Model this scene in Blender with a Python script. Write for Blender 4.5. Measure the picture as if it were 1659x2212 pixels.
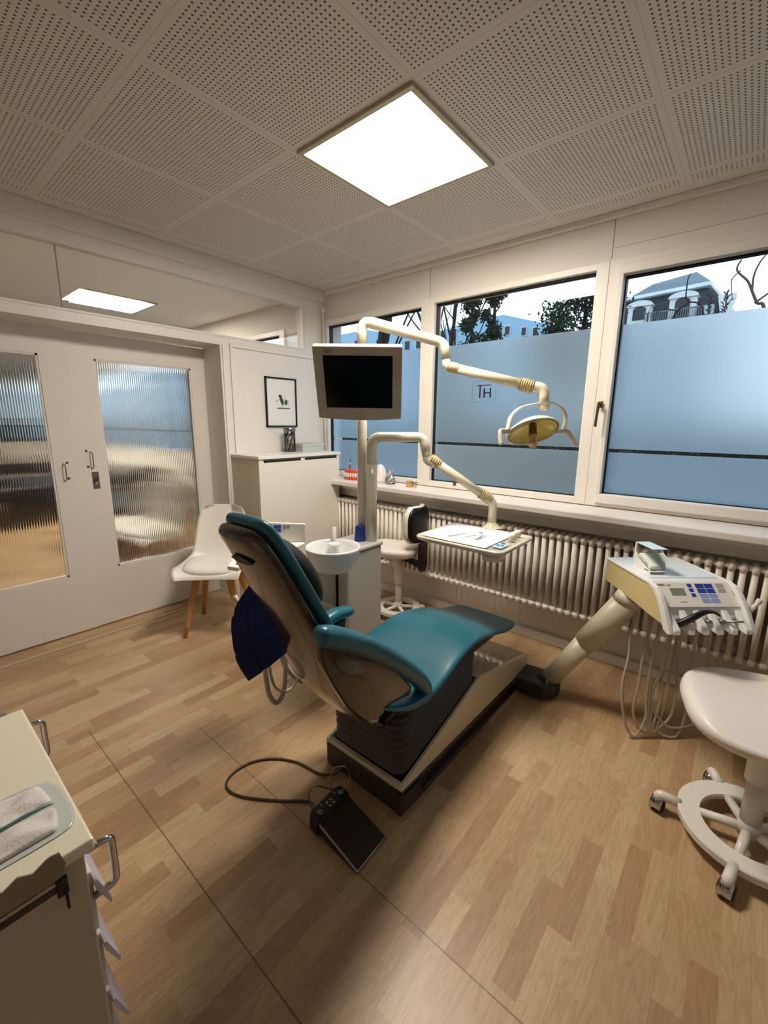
import bpy, bmesh, math, random
from mathutils import Vector, Matrix, noise
random.seed(7)
PI = math.pi
S = bpy.context.scene
COL = S.collection
for o in list(bpy.data.objects): bpy.data.objects.remove(o)

# ------------------------------------------------------------------ camera
CAMZ = 1.44
F_PX = 930.04
yaw, pit, rol = 0.699109, 0.204871, -0.009552
F_ = Vector((-math.sin(yaw)*math.cos(pit), math.cos(yaw)*math.cos(pit), -math.sin(pit)))
r_ = Vector((math.cos(yaw), math.sin(yaw), 0)); d_ = F_.cross(r_)
rt = r_*math.cos(rol)+d_*math.sin(rol); dn = -r_*math.sin(rol)+d_*math.cos(rol)
cd = bpy.data.cameras.new('camera'); cam = bpy.data.objects.new('camera', cd); COL.objects.link(cam)
cd.sensor_fit = 'VERTICAL'; cd.sensor_height = 24.0; cd.sensor_width = 18.0
cd.lens = 24.0*F_PX/2212.0
cd.clip_start = 0.02; cd.clip_end = 200
M3 = Matrix((rt, -dn, -F_)).transposed()
cam.matrix_world = Matrix.Translation((0, 0, CAMZ)) @ M3.to_4x4()
S.camera = cam
S.view_settings.view_transform = 'Standard'
try: S.view_settings.look = 'None'
except Exception: pass
S.view_settings.gamma = 1.0
S.view_settings.exposure = 0.0
S.view_settings.use_curve_mapping = False

LAMP = 56.0           # room ceiling panel
LAMP_NEXT = 85.0      # panel in the next room
LAMP_COL = (1.0, 0.895, 0.78)
# ------------------------------------------------------------------ world
w = bpy.data.worlds.new('dusk_sky'); S.world = w; w.use_nodes = True
nt = w.node_tree; nt.nodes.clear()
tc = nt.nodes.new('ShaderNodeTexCoord'); sp = nt.nodes.new('ShaderNodeSeparateXYZ')
rp = nt.nodes.new('ShaderNodeValToRGB'); bg = nt.nodes.new('ShaderNodeBackground'); wo = nt.nodes.new('ShaderNodeOutputWorld')
nt.links.new(tc.outputs['Generated'], sp.inputs[0]); nt.links.new(sp.outputs['Z'], rp.inputs[0])
rp.color_ramp.elements[0].position = 0.0; rp.color_ramp.elements[0].color = (0.80, 0.92, 1.0, 1)
rp.color_ramp.elements[1].position = 0.8; rp.color_ramp.elements[1].color = (0.50, 0.72, 1.0, 1)
nt.links.new(rp.outputs[0], bg.inputs[0]); bg.inputs[1].default_value = 1.7
nt.links.new(bg.outputs[0], wo.inputs[0])

# ------------------------------------------------------------------ materials
def lin(c):
    if isinstance(c, str):
        c = c.lstrip('#'); c = [int(c[i:i+2], 16)/255 for i in (0, 2, 4)]
        c = [x/12.92 if x <= .04045 else ((x+.055)/1.055)**2.4 for x in c]
    return (c[0], c[1], c[2], 1)
MATS = {}
def mat(name, color, rough=.5, metal=0, coat=0, spec=.5, var=0, scale=20, bump=0, bscale=60, trans=0, ior=1.45, emit=None, es=0, sheen=0):
    if name in MATS: return MATS[name]
    m = bpy.data.materials.new(name); m.use_nodes = True
    n = m.node_tree; b = n.nodes['Principled BSDF']
    b.inputs['Base Color'].default_value = lin(color); b.inputs['Roughness'].default_value = rough
    b.inputs['Metallic'].default_value = metal; b.inputs['Coat Weight'].default_value = coat
    b.inputs['Coat Roughness'].default_value = .08
    b.inputs['Specular IOR Level'].default_value = spec; b.inputs['Transmission Weight'].default_value = trans
    b.inputs['IOR'].default_value = ior
    if sheen: b.inputs['Sheen Weight'].default_value = sheen
    if emit is not None:
        b.inputs['Emission Color'].default_value = lin(emit); b.inputs['Emission Strength'].default_value = es
    t = n.nodes.new('ShaderNodeTexCoord')
    no = n.nodes.new('ShaderNodeTexNoise'); no.inputs['Scale'].default_value = scale; no.inputs['Detail'].default_value = 4
    n.links.new(t.outputs['Object'], no.inputs['Vector'])
    if var:
        mx = n.nodes.new('ShaderNodeMix'); mx.data_type = 'RGBA'
        c = lin(color)
        mx.inputs['A'].default_value = [max(0, x*(1-var)) for x in c[:3]]+[1]
        mx.inputs['B'].default_value = [min(1, x*(1+var)) for x in c[:3]]+[1]
        n.links.new(no.outputs['Fac'], mx.inputs['Factor']); n.links.new(mx.outputs['Result'], b.inputs['Base Color'])
    if bump:
        n2 = n.nodes.new('ShaderNodeTexNoise'); n2.inputs['Scale'].default_value = bscale; n2.inputs['Detail'].default_value = 3
        n.links.new(t.outputs['Object'], n2.inputs['Vector'])
        bp = n.nodes.new('ShaderNodeBump'); bp.inputs['Strength'].default_value = bump; bp.inputs['Distance'].default_value = .002
        n.links.new(n2.outputs['Fac'], bp.inputs['Height']); n.links.new(bp.outputs['Normal'], b.inputs['Normal'])
    MATS[name] = m; return m

def nmath(n, op, a, b=None, c=None):
    x = n.nodes.new('ShaderNodeMath'); x.operation = op
    for i, v in enumerate((a, b, c)):
        if v is None: continue
        if isinstance(v, (int, float)): x.inputs[i].default_value = v
        else: n.links.new(v, x.inputs[i])
    return x.outputs[0]

def thin_glass(name, tint=(1, 1, 1), refl=1.0):
    m = bpy.data.materials.new(name); m.use_nodes = True; n = m.node_tree; n.nodes.clear()
    o = n.nodes.new('ShaderNodeOutputMaterial'); mx = n.nodes.new('ShaderNodeMixShader')
    tr = n.nodes.new('ShaderNodeBsdfTransparent'); gl = n.nodes.new('ShaderNodeBsdfGlossy'); fr = n.nodes.new('ShaderNodeFresnel')
    tr.inputs[0].default_value = (*tint, 1); gl.inputs['Roughness'].default_value = 0.01; fr.inputs[0].default_value = 1.5
    n.links.new(nmath(n, 'MULTIPLY', fr.outputs[0], refl), mx.inputs[0])
    n.links.new(tr.outputs[0], mx.inputs[1]); n.links.new(gl.outputs[0], mx.inputs[2]); n.links.new(mx.outputs[0], o.inputs[0])
    MATS[name] = m; return m

def film_mat():
    m = bpy.data.materials.new('frosted_film'); m.use_nodes = True; n = m.node_tree; n.nodes.clear()
    o = n.nodes.new('ShaderNodeOutputMaterial')
    rf = n.nodes.new('ShaderNodeBsdfRefraction'); rf.inputs['Roughness'].default_value = .75; rf.inputs['IOR'].default_value = 1.18
    rf.inputs['Color'].default_value = (.88, .96, 1, 1)
    tl = n.nodes.new('ShaderNodeBsdfTranslucent'); tl.inputs[0].default_value = (.74, .90, 1, 1)
    df = n.nodes.new('ShaderNodeBsdfDiffuse'); df.inputs[0].default_value = (.5, .55, .6, 1)
    m1 = n.nodes.new('ShaderNodeMixShader'); m1.inputs[0].default_value = .5
    m2 = n.nodes.new('ShaderNodeMixShader'); m2.inputs[0].default_value = .05
    n.links.new(rf.outputs[0], m1.inputs[1]); n.links.new(tl.outputs[0], m1.inputs[2])
    n.links.new(m1.outputs[0], m2.inputs[1]); n.links.new(df.outputs[0], m2.inputs[2]); n.links.new(m2.outputs[0], o.inputs[0])
    MATS['frosted_film'] = m; return m

def wood_floor():
    m = bpy.data.materials.new('laminate_floor'); m.use_nodes = True; n = m.node_tree; b = n.nodes['Principled BSDF']
    t = n.nodes.new('ShaderNodeTexCoord'); s = n.nodes.new('ShaderNodeSeparateXYZ'); n.links.new(t.outputs['Object'], s.inputs[0])
    X, Y = s.outputs[0], s.outputs[1]
    W_ = .0655
    col = nmath(n, 'FLOOR', nmath(n, 'DIVIDE', X, W_))
    wn = n.nodes.new('ShaderNodeTexWhiteNoise'); wn.noise_dimensions = '1D'; n.links.new(col, wn.inputs['W'])
    yo = nmath(n, 'ADD', Y, nmath(n, 'MULTIPLY', wn.outputs['Value'], 3.7))
    row = nmath(n, 'FLOOR', nmath(n, 'DIVIDE', yo, .36))
    cb = n.nodes.new('ShaderNodeCombineXYZ'); n.links.new(col, cb.inputs[0]); n.links.new(row, cb.inputs[1])
    w2 = n.nodes.new('ShaderNodeTexWhiteNoise'); w2.noise_dimensions = '3D'; n.links.new(cb.outputs[0], w2.inputs['Vector'])
    r = n.nodes.new('ShaderNodeValToRGB'); n.links.new(w2.outputs['Value'], r.inputs[0])
    r.color_ramp.elements[0].color = lin('#a98662'); r.color_ramp.elements[1].color = lin('#c9af88')
    e = r.color_ramp.elements.new(.2); e.color = lin('#b69570')
    e = r.color_ramp.elements.new(.6); e.color = lin('#bfa17a')
    # grain, long figures along Y
    g = n.nodes.new('ShaderNodeCombineXYZ')
    n.links.new(nmath(n, 'ADD', nmath(n, 'MULTIPLY', X, 26), nmath(n, 'MULTIPLY', w2.outputs['Value'], 31)), g.inputs[0])
    n.links.new(nmath(n, 'MULTIPLY', Y, 3.2), g.inputs[1]); n.links.new(nmath(n, 'MULTIPLY', w2.outputs['Value'], 17), g.inputs[2])
    n1 = n.nodes.new('ShaderNodeTexNoise'); n1.inputs['Scale'].default_value = 1.0; n1.inputs['Detail'].default_value = 3; n1.inputs['Distortion'].default_value = .6
    n.links.new(g.outputs[0], n1.inputs['Vector'])
    rings = nmath(n, 'FRACT', nmath(n, 'MULTIPLY', n1.outputs['Fac'], 7.0))
    rr = n.nodes.new('ShaderNodeValToRGB'); n.links.new(rings, rr.inputs[0])
    rr.color_ramp.elements[0].color = (.84, .81, .78, 1); rr.color_ramp.elements[1].color = (.76, .71, .66, 1)
    e = rr.color_ramp.elements.new(.55); e.color = (1, 1, 1, 1)
    f2 = n.nodes.new('ShaderNodeCombineXYZ'); n.links.new(nmath(n, 'MULTIPLY', X, 420), f2.inputs[0]); n.links.new(nmath(n, 'MULTIPLY', Y, 22), f2.inputs[1])
    n2 = n.nodes.new('ShaderNodeTexNoise'); n2.inputs['Scale'].default_value = 1; n2.inputs['Detail'].default_value = 2; n.links.new(f2.outputs[0], n2.inputs['Vector'])
    fr = n.nodes.new('ShaderNodeMapRange'); n.links.new(n2.outputs['Fac'], fr.inputs[0]); fr.inputs[1].default_value = .25; fr.inputs[2].default_value = .75; fr.inputs[3].default_value = .9; fr.inputs[4].default_value = 1.06
    mu = n.nodes.new('ShaderNodeMix'); mu.data_type = 'RGBA'; mu.blend_type = 'MULTIPLY'; mu.inputs['Factor'].default_value = .75
    n.links.new(r.outputs[0], mu.inputs['A']); n.links.new(rr.outputs[0], mu.inputs['B'])
    mv = n.nodes.new('ShaderNodeMix'); mv.data_type = 'RGBA'; mv.blend_type = 'MULTIPLY'; mv.inputs['Factor'].default_value = 1
    n.links.new(mu.outputs['Result'], mv.inputs['A']); n.links.new(fr.outputs[0], mv.inputs['B'])
    # cut lines across the boards, and one along them
    def line(c, at, hw): return nmath(n, 'LESS_THAN', nmath(n, 'ABSOLUTE', nmath(n, 'SUBTRACT', c, at)), hw)
    l1 = nmath(n, 'MULTIPLY', line(Y, .47, .0022), line(X, -1.2, 1.0))
    l2 = nmath(n, 'MULTIPLY', line(Y, .822, .0018), line(X, -.9, .93))
    l3 = nmath(n, 'MULTIPLY', line(X, -1.82, .0015), line(Y, 1.1, .28))
    brd = nmath(n, 'ABSOLUTE', nmath(n, 'SUBTRACT', nmath(n, 'FRACT', nmath(n, 'DIVIDE', X, W_*3)), .5))
    l4 = nmath(n, 'MULTIPLY', nmath(n, 'GREATER_THAN', brd, .4965), .35)
    la = nmath(n, 'MAXIMUM', nmath(n, 'MAXIMUM', l1, l2), nmath(n, 'MAXIMUM', l3, l4))
    md = n.nodes.new('ShaderNodeMix'); md.data_type = 'RGBA'; n.links.new(nmath(n, 'MULTIPLY', la, .75), md.inputs['Factor'])
    n.links.new(mv.outputs['Result'], md.inputs['A']); md.inputs['B'].default_value = lin('#5b4228')
    n.links.new(md.outputs['Result'], b.inputs['Base Color'])
    b.inputs['Roughness'].default_value = .36; b.inputs['Specular IOR Level'].default_value = .45
    MATS['laminate_floor'] = m; return m

def perforated():
    m = bpy.data.materials.new('perforated_ceiling_tile'); m.use_nodes = True; n = m.node_tree; b = n.nodes['Principled BSDF']
    t = n.nodes.new('ShaderNodeTexCoord'); s = n.nodes.new('ShaderNodeSeparateXYZ'); n.links.new(t.outputs['Object'], s.inputs[0])
    G = .6265
    def tile(c, o):
        return nmath(n, 'MULTIPLY', nmath(n, 'FRACT', nmath(n, 'DIVIDE', nmath(n, 'SUBTRACT', c, o), G)), G)
    u = tile(s.outputs[0], -1.0345); v = tile(s.outputs[1], 1.3575)
    P = .0178; mg = (G-P*33)/2
    def cell(a):
        q = nmath(n, 'DIVIDE', nmath(n, 'SUBTRACT', a, mg), P)
        f = nmath(n, 'MULTIPLY', nmath(n, 'SUBTRACT', nmath(n, 'FRACT', q), .5), P)
        inside = nmath(n, 'MULTIPLY', nmath(n, 'GREATER_THAN', q, 0.0), nmath(n, 'LESS_THAN', q, 33.0))
        return f, inside
    fu, iu = cell(u); fv, iv = cell(v)
    dist = nmath(n, 'SQRT', nmath(n, 'ADD', nmath(n, 'MULTIPLY', fu, fu), nmath(n, 'MULTIPLY', fv, fv)))
    hole = nmath(n, 'MULTIPLY', nmath(n, 'LESS_THAN', dist, .0036), nmath(n, 'MULTIPLY', iu, iv))
    # perforated field ends where the plain border begins
    edge = nmath(n, 'MULTIPLY', nmath(n, 'LESS_THAN', s.outputs[1], 2.70), nmath(n, 'GREATER_THAN', s.outputs[0], -2.99))
    hole = nmath(n, 'MULTIPLY', hole, edge)
    def seam(a): return nmath(n, 'LESS_THAN', nmath(n, 'MINIMUM', a, nmath(n, 'SUBTRACT', G, a)), .0012)
    sm = nmath(n, 'MULTIPLY', nmath(n, 'MULTIPLY', nmath(n, 'MAXIMUM', seam(u), seam(v)), .3), edge)
    fac = nmath(n, 'MAXIMUM', hole, sm)
    mx = n.nodes.new('ShaderNodeMix'); mx.data_type = 'RGBA'; n.links.new(fac, mx.inputs['Factor'])
    mx.inputs['A'].default_value = lin('#d6d1ca'); mx.inputs['B'].default_value = lin('#554c43')
    n.links.new(mx.outputs['Result'], b.inputs['Base Color']); b.inputs['Roughness'].default_value = .85
    MATS['perforated_ceiling_tile'] = m; return m

wall_m = mat('white_wall_paint', '#e2dcd4', .7, var=.02, scale=3, bump=.08, bscale=180)
trim_m = mat('white_trim_lacquer', '#e4dfd7', .38, var=.01, scale=4)
plast = mat('white_plastic', '#e9e5dc', .32, coat=.2)
cream = mat('cream_lacquer', '#d8cfb2', .22, coat=.5)
cream2 = mat('yellowed_rubber', '#bba87a', .45)
yell = mat('yellowed_plastic', '#d9c68e', .4)
dark = mat('dark_brown_plastic', '#3a342d', .45)
blackm = mat('black_plastic', '#0b0b0c', .4)
blackf = mat('black_vinyl', '#08090b', .38)
teal = mat('teal_upholstery', '#1c5f70', .33, coat=.08, var=.03, scale=8)
shellm = mat('bronze_shell', '#2e261c', .2, metal=.2, coat=.7)
chrome = mat('chrome', '#c8c8ca', .12, metal=1)
steel = mat('brushed_steel', '#8f8c88', .32, metal=1)
brass = mat('aged_brass', '#7a6748', .35, metal=.9)
alu = mat('aluminium', '#b5b2ac', .4, metal=.8)
beech = mat('beech_wood', '#c08a50', .45, var=.15, scale=9)
blue_d = mat('blue_button', '#1f3fa5', .4)
blue_l = mat('pale_blue_button', '#8ea2cf', .4)
grey_b = mat('grey_button', '#a9a7a2', .5)
hosem = mat('grey_hose_rubber', '#b8ad9b', .45)
gasket = mat('black_gasket', '#0c0d0f', .5)
clear = thin_glass('clear_glass')
trans_g = thin_glass('transom_glass', (.93, .94, .92), 1.2)
film = film_mat()
floor_m = wood_floor(); ceil_m = perforated()
ribg = mat('ribbed_glass', '#eef2f0', .0, trans=1.0, ior=1.45)

# ------------------------------------------------------------------ mesh helpers
V = Vector
class MB:
    def __init__(s): s.v = []; s.f = []; s.sm = []
    def add(s, vs, fs, smooth=True):
        o = len(s.v); s.v += [V(x) for x in vs]; s.f += [tuple(i+o for i in f) for f in fs]; s.sm += [smooth]*len(fs); return s
    def addbm(s, bm, smooth=False):
        bm.verts.ensure_lookup_table()
        vs = [v.co.copy() for v in bm.verts]; fs = [[v.index for v in f.verts] for f in bm.faces]
        s.add(vs, fs, smooth); bm.free(); return s
    def box(s, a, b, bev=0, seg=2, R=None, o=None):
        """axis box between corners a and b; optional frame R (3x3 cols) and origin o"""
        a, b = V(a), V(b); bm = bmesh.new(); bmesh.ops.create_cube(bm, size=1)
        sz = b-a; c = (a+b)/2
        for v in bm.verts: v.co = V((v.co.x*sz.x, v.co.y*sz.y, v.co.z*sz.z))+c
        bmesh.ops.recalc_face_normals(bm, faces=bm.faces)
        if sz.x*sz.y*sz.z < 0: bmesh.ops.recalc_face_normals(bm, faces=bm.faces)
        if bev: bmesh.ops.bevel(bm, geom=list(bm.edges), offset=bev, segments=seg, profile=.5, affect='EDGES')
        if R is not None:
            for v in bm.verts: v.co = R @ v.co
        if o is not None:
            for v in bm.verts: v.co += V(o)
        bm.verts.index_update()
        return s.addbm(bm, smooth=False)
    def loft(s, rings, cap=True, closed=True, smooth=True):
        n = len(rings[0]); vs = [p for r in rings for p in r]; fs = []
        m = n if closed else n-1
        for i in range(len(rings)-1):
            for j in range(m):
                k = (j+1) % n
                fs.append((i*n+j, i*n+k, (i+1)*n+k, (i+1)*n+j))
        if cap and closed:
            fs.append(tuple(range(n-1, -1, -1))); fs.append(tuple((len(rings)-1)*n+j for j in range(n)))
        return s.add(vs, fs, smooth)
    def tube(s, pts, r, seg=14, sub=6, smooth_path=True, cap=True):
        pts = [V(p) for p in pts]
        rs = list(r) if isinstance(r, (list, tuple)) else [r]*len(pts)
        if smooth_path and len(pts) > 2: pts, rs = catmull(pts, rs, sub)
        T = []
        for i in range(len(pts)):
            a = pts[max(0, i-1)]; b = pts[min(len(pts)-1, i+1)]; T.append((b-a).normalized())
        up = V((0, 0, 1)) if abs(T[0].z) < .9 else V((1, 0, 0))
        nrm = T[0].cross(up).normalized(); rings = []
        for p, t, rr in zip(pts, T, rs):
            nrm = (nrm - t*nrm.dot(t)); nrm = nrm.normalized() if nrm.length > 1e-6 else t.orthogonal().normalized()
            bn = t.cross(nrm)
            rings.append([p+(nrm*math.cos(2*PI*k/seg)+bn*math.sin(2*PI*k/seg))*rr for k in range(seg)])
        return s.loft(rings, cap=cap)
    def lathe(s, prof, c=(0, 0, 0), ax=(0, 0, 1), seg=32, cap=True, sx=1, sy=1):
        ax = V(ax).normalized(); a = ax.orthogonal().normalized() if abs(ax.z) < .999 else V((1, 0, 0)); b = ax.cross(a); c = V(c)
        rings = [[c+a*(rr*sx*math.cos(2*PI*k/seg))+b*(rr*sy*math.sin(2*PI*k/seg))+ax*z for k in range(seg)] for rr, z in prof]
        return s.loft(rings, cap=cap)
    def prism(s, poly, f, w0, w1, bev=0, seg=2, smooth=False):
        bm = bmesh.new()
        A = [bm.verts.new(f(u, v, w0)) for u, v in poly]; B = [bm.verts.new(f(u, v, w1)) for u, v in poly]
        n = len(poly); bm.faces.new(A); bm.faces.new(B[::-1])
        for i in range(n): bm.faces.new((A[i], B[i], B[(i+1) % n], A[(i+1) % n]))
        bmesh.ops.recalc_face_normals(bm, faces=bm.faces)
        if bev:
            ed = [e for e in bm.edges if len(e.link_faces) == 2 and e.calc_face_angle(0) > .35]
            bmesh.ops.bevel(bm, geom=ed, offset=bev, segments=seg, profile=.5, affect='EDGES')
        bm.verts.index_update()
        return s.addbm(bm, smooth)
    def build(s, name, m, parent=None):
        me = bpy.data.meshes.new(name); me.from_pydata([tuple(v) for v in s.v], [], s.f); me.update()
        for p, q in zip(me.polygons, s.sm): p.use_smooth = q
        bm = bmesh.new(); bm.from_mesh(me); bmesh.ops.recalc_face_normals(bm, faces=bm.faces); bm.to_mesh(me); bm.free()
        if m is not None: me.materials.append(m)
        return link(name, me, parent)
ROOTM = {}
def link(name, me, parent=None):
    o = bpy.data.objects.new(name, me); COL.objects.link(o)
    if parent is not None:
        R = ROOTM.get(parent.name, Matrix.Identity(4)); me.transform(R.inverted()); o.parent = parent; ROOTM[o.name] = R
    return o
def catmull(P, R, sub):
    out, ro = [], []
    for i in range(len(P)-1):
        p0 = P[max(0, i-1)]; p1 = P[i]; p2 = P[i+1]; p3 = P[min(len(P)-1, i+2)]
        for k in range(sub):
            t = k/sub; t2 = t*t; t3 = t2*t
            out.append(.5*((2*p1)+(p2-p0)*t+(2*p0-5*p1+4*p2-p3)*t2+(3*p1-p0-3*p2+p3)*t3)); ro.append(R[i]*(1-t)+R[i+1]*t)
    out.append(P[-1]); ro.append(R[-1]); return out, ro
def filletpath(P, rad, n=5):
    """polyline with rounded corners"""
    P = [V(p) for p in P]; out = [P[0]]
    for i in range(1, len(P)-1):
        r = rad[i-1] if isinstance(rad, (list, tuple)) else rad
        a = (P[i-1]-P[i]); b = (P[i+1]-P[i]); la = min(r, a.length*.49); lb = min(r, b.length*.49)
        A = P[i]+a.normalized()*la; B = P[i]+b.normalized()*lb
        for k in range(n+1):
            t = k/n; out.append(A*(1-t)**2+P[i]*2*t*(1-t)+B*t*t)
    out.append(P[-1]); return out
def sup(c, a, b, ha, hb, n=2.6, seg=28, fn=None):
    r = []
    for k in range(seg):
        t = 2*PI*k/seg; x = math.copysign(abs(math.cos(t))**(2/n), math.cos(t)); y = math.copysign(abs(math.sin(t))**(2/n), math.sin(t))
        p = V(c)+V(a)*(x*ha)+V(b)*(y*hb)
        if fn: p = p+fn(x, y)
        r.append(p)
    return r
def tag(o, label=None, cat=None, group=None, kind=None):
    if label: o['label'] = label
    if cat: o['category'] = cat
    if group: o['group'] = group
    if kind: o['kind'] = kind
    return o
def thing(name, label, cat, loc=(0, 0, 0), rz=0, group=None):
    o = bpy.data.objects.new(name, None); COL.objects.link(o); o.empty_display_size = .1
    o.location = loc; o.rotation_euler = (0, 0, rz); ROOTM[o.name] = Matrix.Translation(loc) @ Matrix.Rotation(rz, 4, 'Z')
    return tag(o, label, cat, group)
def solo(name, mb, m, label, cat, group=None, kind=None):
    o = mb.build(name, m); me = o.data
    xs = [v.co for v in me.vertices]
    c = V(((min(v.x for v in xs)+max(v.x for v in xs))/2, (min(v.y for v in xs)+max(v.y for v in xs))/2, min(v.z for v in xs)))
    me.transform(Matrix.Translation(-c)); o.location = c
    return tag(o, label, cat, group, kind)
def struct(name, mb, m, label=None, cat=None, parent=None):
    o = mb.build(name, m, parent)
    if parent is None: tag(o, label, cat, kind='structure')
    return o
def copy_tree(o, parent=None):
    c = o.copy(); COL.objects.link(c)
    if parent is not None: c.parent = parent
    for ch in list(o.children): copy_tree(ch, c)
    return c
def text(body, name, size, o, u, v, m, parent=None, ext=.0006, align='LEFT', mirror=False):
    cu = bpy.data.curves.new(name, 'FONT'); cu.body = body; cu.size = size; cu.extrude = ext; cu.align_x = align
    tmp = bpy.data.objects.new(name+'_tmp', cu); COL.objects.link(tmp); dg = bpy.context.evaluated_depsgraph_get(); dg.update()
    me = bpy.data.meshes.new_from_object(tmp.evaluated_get(dg)); bpy.data.objects.remove(tmp); bpy.data.curves.remove(cu)
    u = V(u).normalized(); v = V(v).normalized(); nn = u.cross(v)
    T = Matrix.Translation(o) @ Matrix((u, v, nn)).transposed().to_4x4()
    me.transform(T); me.materials.clear(); me.materials.append(m); me.name = name
    return link(name, me, parent)
def frame(o, u, v, nn=None):
    u = V(u).normalized(); v = V(v).normalized(); nn = u.cross(v) if nn is None else V(nn)
    return lambda a, b, c=0: V(o)+u*a+v*b+nn*c

# ================================================================== STRUCTURE
XR, YR = 2.3, -2.0          # unseen walls of this room
XN = -8.2                   # far wall of the next room
H = 2.57
struct('floor', MB().add([(XN, YR, 0), (XR, YR, 0), (XR, 2.9, 0), (XN, 2.9, 0)], [(0, 1, 2, 3)], False), floor_m,
       'maple strip laminate floor running through both rooms', 'floor')
struct('ceiling', MB().box((-3.16, YR, H), (XR, 2.95, H+.08)), ceil_m, 'white perforated acoustic tile ceiling', 'ceiling')
struct('ceiling_next', MB().box((XN, YR, H), (-3.16, 2.95, H+.08)), mat('plain_white_ceiling', '#e8e6e0', .8), 'plain white ceiling of the next room', 'ceiling')
struct('wall_right', MB().box((XR, YR, 0), (XR+.1, 2.95, H)), wall_m, 'plain white wall right of the camera', 'wall')
struct('wall_rear', MB().box((XN, YR-.1, 0), (XR, YR, H)), wall_m, 'plain white wall behind the camera', 'wall')
struct('wall_far_left', MB().box((XN-.1, YR, 0), (XN, 2.95, H)), wall_m, 'plain white far wall of the next room', 'wall')
# window wall: lower part, upper part, end piers
Z0, Z1 = .965, 2.33
wl = MB().box((XN, 2.765, 0), (XR, 3.05, .92)).box((XN, 2.82, Z1), (XR, 3.05, H)).box((XN, 2.82, .92), (XR, 3.05, .955))
wl.box((-3.66, 2.82, .955), (-3.115, 3.05, Z1))
wl.box((1.6, 2.82, .955), (XR, 3.05, Z1))
struct('wall_window', wl, wall_m, 'white wall around the row of windows', 'wall')
# panel joints on the upper wall
t = MB()
for x in (-.735, -1.95): t.box((x-.0015, 2.8185, Z1+.01), (x+.0015, 2.821, H))
struct('trim_1', t, mat('joint_shadow', '#8d857b', .8), 'thin vertical panel joints above the windows', 'trim')
struct('trim_2', MB().box((-.73, 2.812, 2.395), (XR, 2.822, 2.40)).box((-3.1, 2.79, H-.03), (XR, 2.82, H), .004), trim_m, 'slim cover strips along the top of the window wall', 'trim')
struct('baseboard_window', MB().box((-3.1, 2.738, 0), (XR, 2.766, .062), .003), trim_m, 'low white baseboard under the radiator', 'baseboard')
struct('trim_3', MB().box((-3.1, 2.70, .80), (XR, 2.766, .865), .003).box((-3.1, 2.66, .865), (XR, 2.766, .91), .003), trim_m, 'white apron boards under the window sill', 'trim')
struct('window_sill', MB().box((-3.1, 2.535, .912), (XR, 2.83, .95), .006), trim_m, 'long white window sill above the radiator', 'window sill')

# partition (left wall)
PX = -3.10
pw = MB()
pw.box((-3.38, 1.80, 0), (PX, 2.83, 2.05))                       # solid part with the picture
pw.box((-3.38, YR, 1.992), (PX, 1.80, 2.05))                       # header
pw.box((-3.16, 2.585, 2.05), (PX, 2.83, 2.40))                    # post
pw.box((-3.16, YR, 2.40), (PX, 2.83, 2.48))                       # head frame
pw.box((-3.16, YR, 2.48), (PX+.03, 2.83, H), .004)                 # ceiling trim
pw.box((-3.38, YR, 0), (-3.16, -.75, 1.992))                     # beyond the doors
struct('wall_left', pw, trim_m, 'white partition wall with doors and high glazing', 'wall')
tm = MB()
tm.box((PX, 1.86, .0), (PX+.012, 1.885, 1.985), .003).box((PX, 1.86, 1.985), (PX+.012, 2.80, 2.012), .003)
tm.box((PX-.006, 1.800, 0), (PX+.006, 1.812, 2.0), .002)
tm.box((-3.34, YR, 2.049), (PX+.004, 2.585, 2.064), .003)
tm.box((-3.18, 2.575, 2.06), (-3.10, 2.587, 2.40))
struct('trim_4', tm, trim_m, 'raised white strips framing the picture wall and the transom', 'trim')
g = MB().box((-3.143, .843, 2.062), (-3.137, 2.58, 2.402)).box((-3.143, YR, 2.062), (-3.137, .839, 2.402))
wg = struct('window_5', MB().add([(-3.14, .842, 2.062), (-3.14, 2.58, 2.062), (-3.14, 2.58, 2.402), (-3.14, .842, 2.402), (-3.14, YR, 2.062), (-3.14, .838, 2.062), (-3.14, .838, 2.402), (-3.14, YR, 2.402)],
            [(0, 1, 2, 3), (4, 5, 6, 7)], False), trans_g, 'high clear transom glazing above the sliding doors', 'transom window')
struct('trim_5', MB().box((-3.144, .8375, 2.062), (-3.136, .8425, 2.402)), mat('glass_joint', '#8f877a', .5), 'dark joint between the two transom panes', 'trim')
# floor rail of the sliding doors and threshold shadow gap
struct('trim_6', MB().box((-3.21, -1.2, 0), (-3.185, 1.78, .006), .002), mat('grey_rail', '#b9ab93', .4), 'pale guide rail on the floor before the doors', 'trim')
# heating pipe in the corner
pp = MB().tube([(-3.062, 2.775, .95), (-3.062, 2.775, 2.40)], .011, 12, smooth_path=False)
pp.lathe([(.0, 0), (.019, 0), (.024, .012), (.024, .03), (.016, .045), (0, .05)], (-3.062, 2.775, 2.385), seg=16)
solo('heating_pipe', pp, trim_m, 'thin white pipe with round cap in the window corner', 'pipe')

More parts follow.
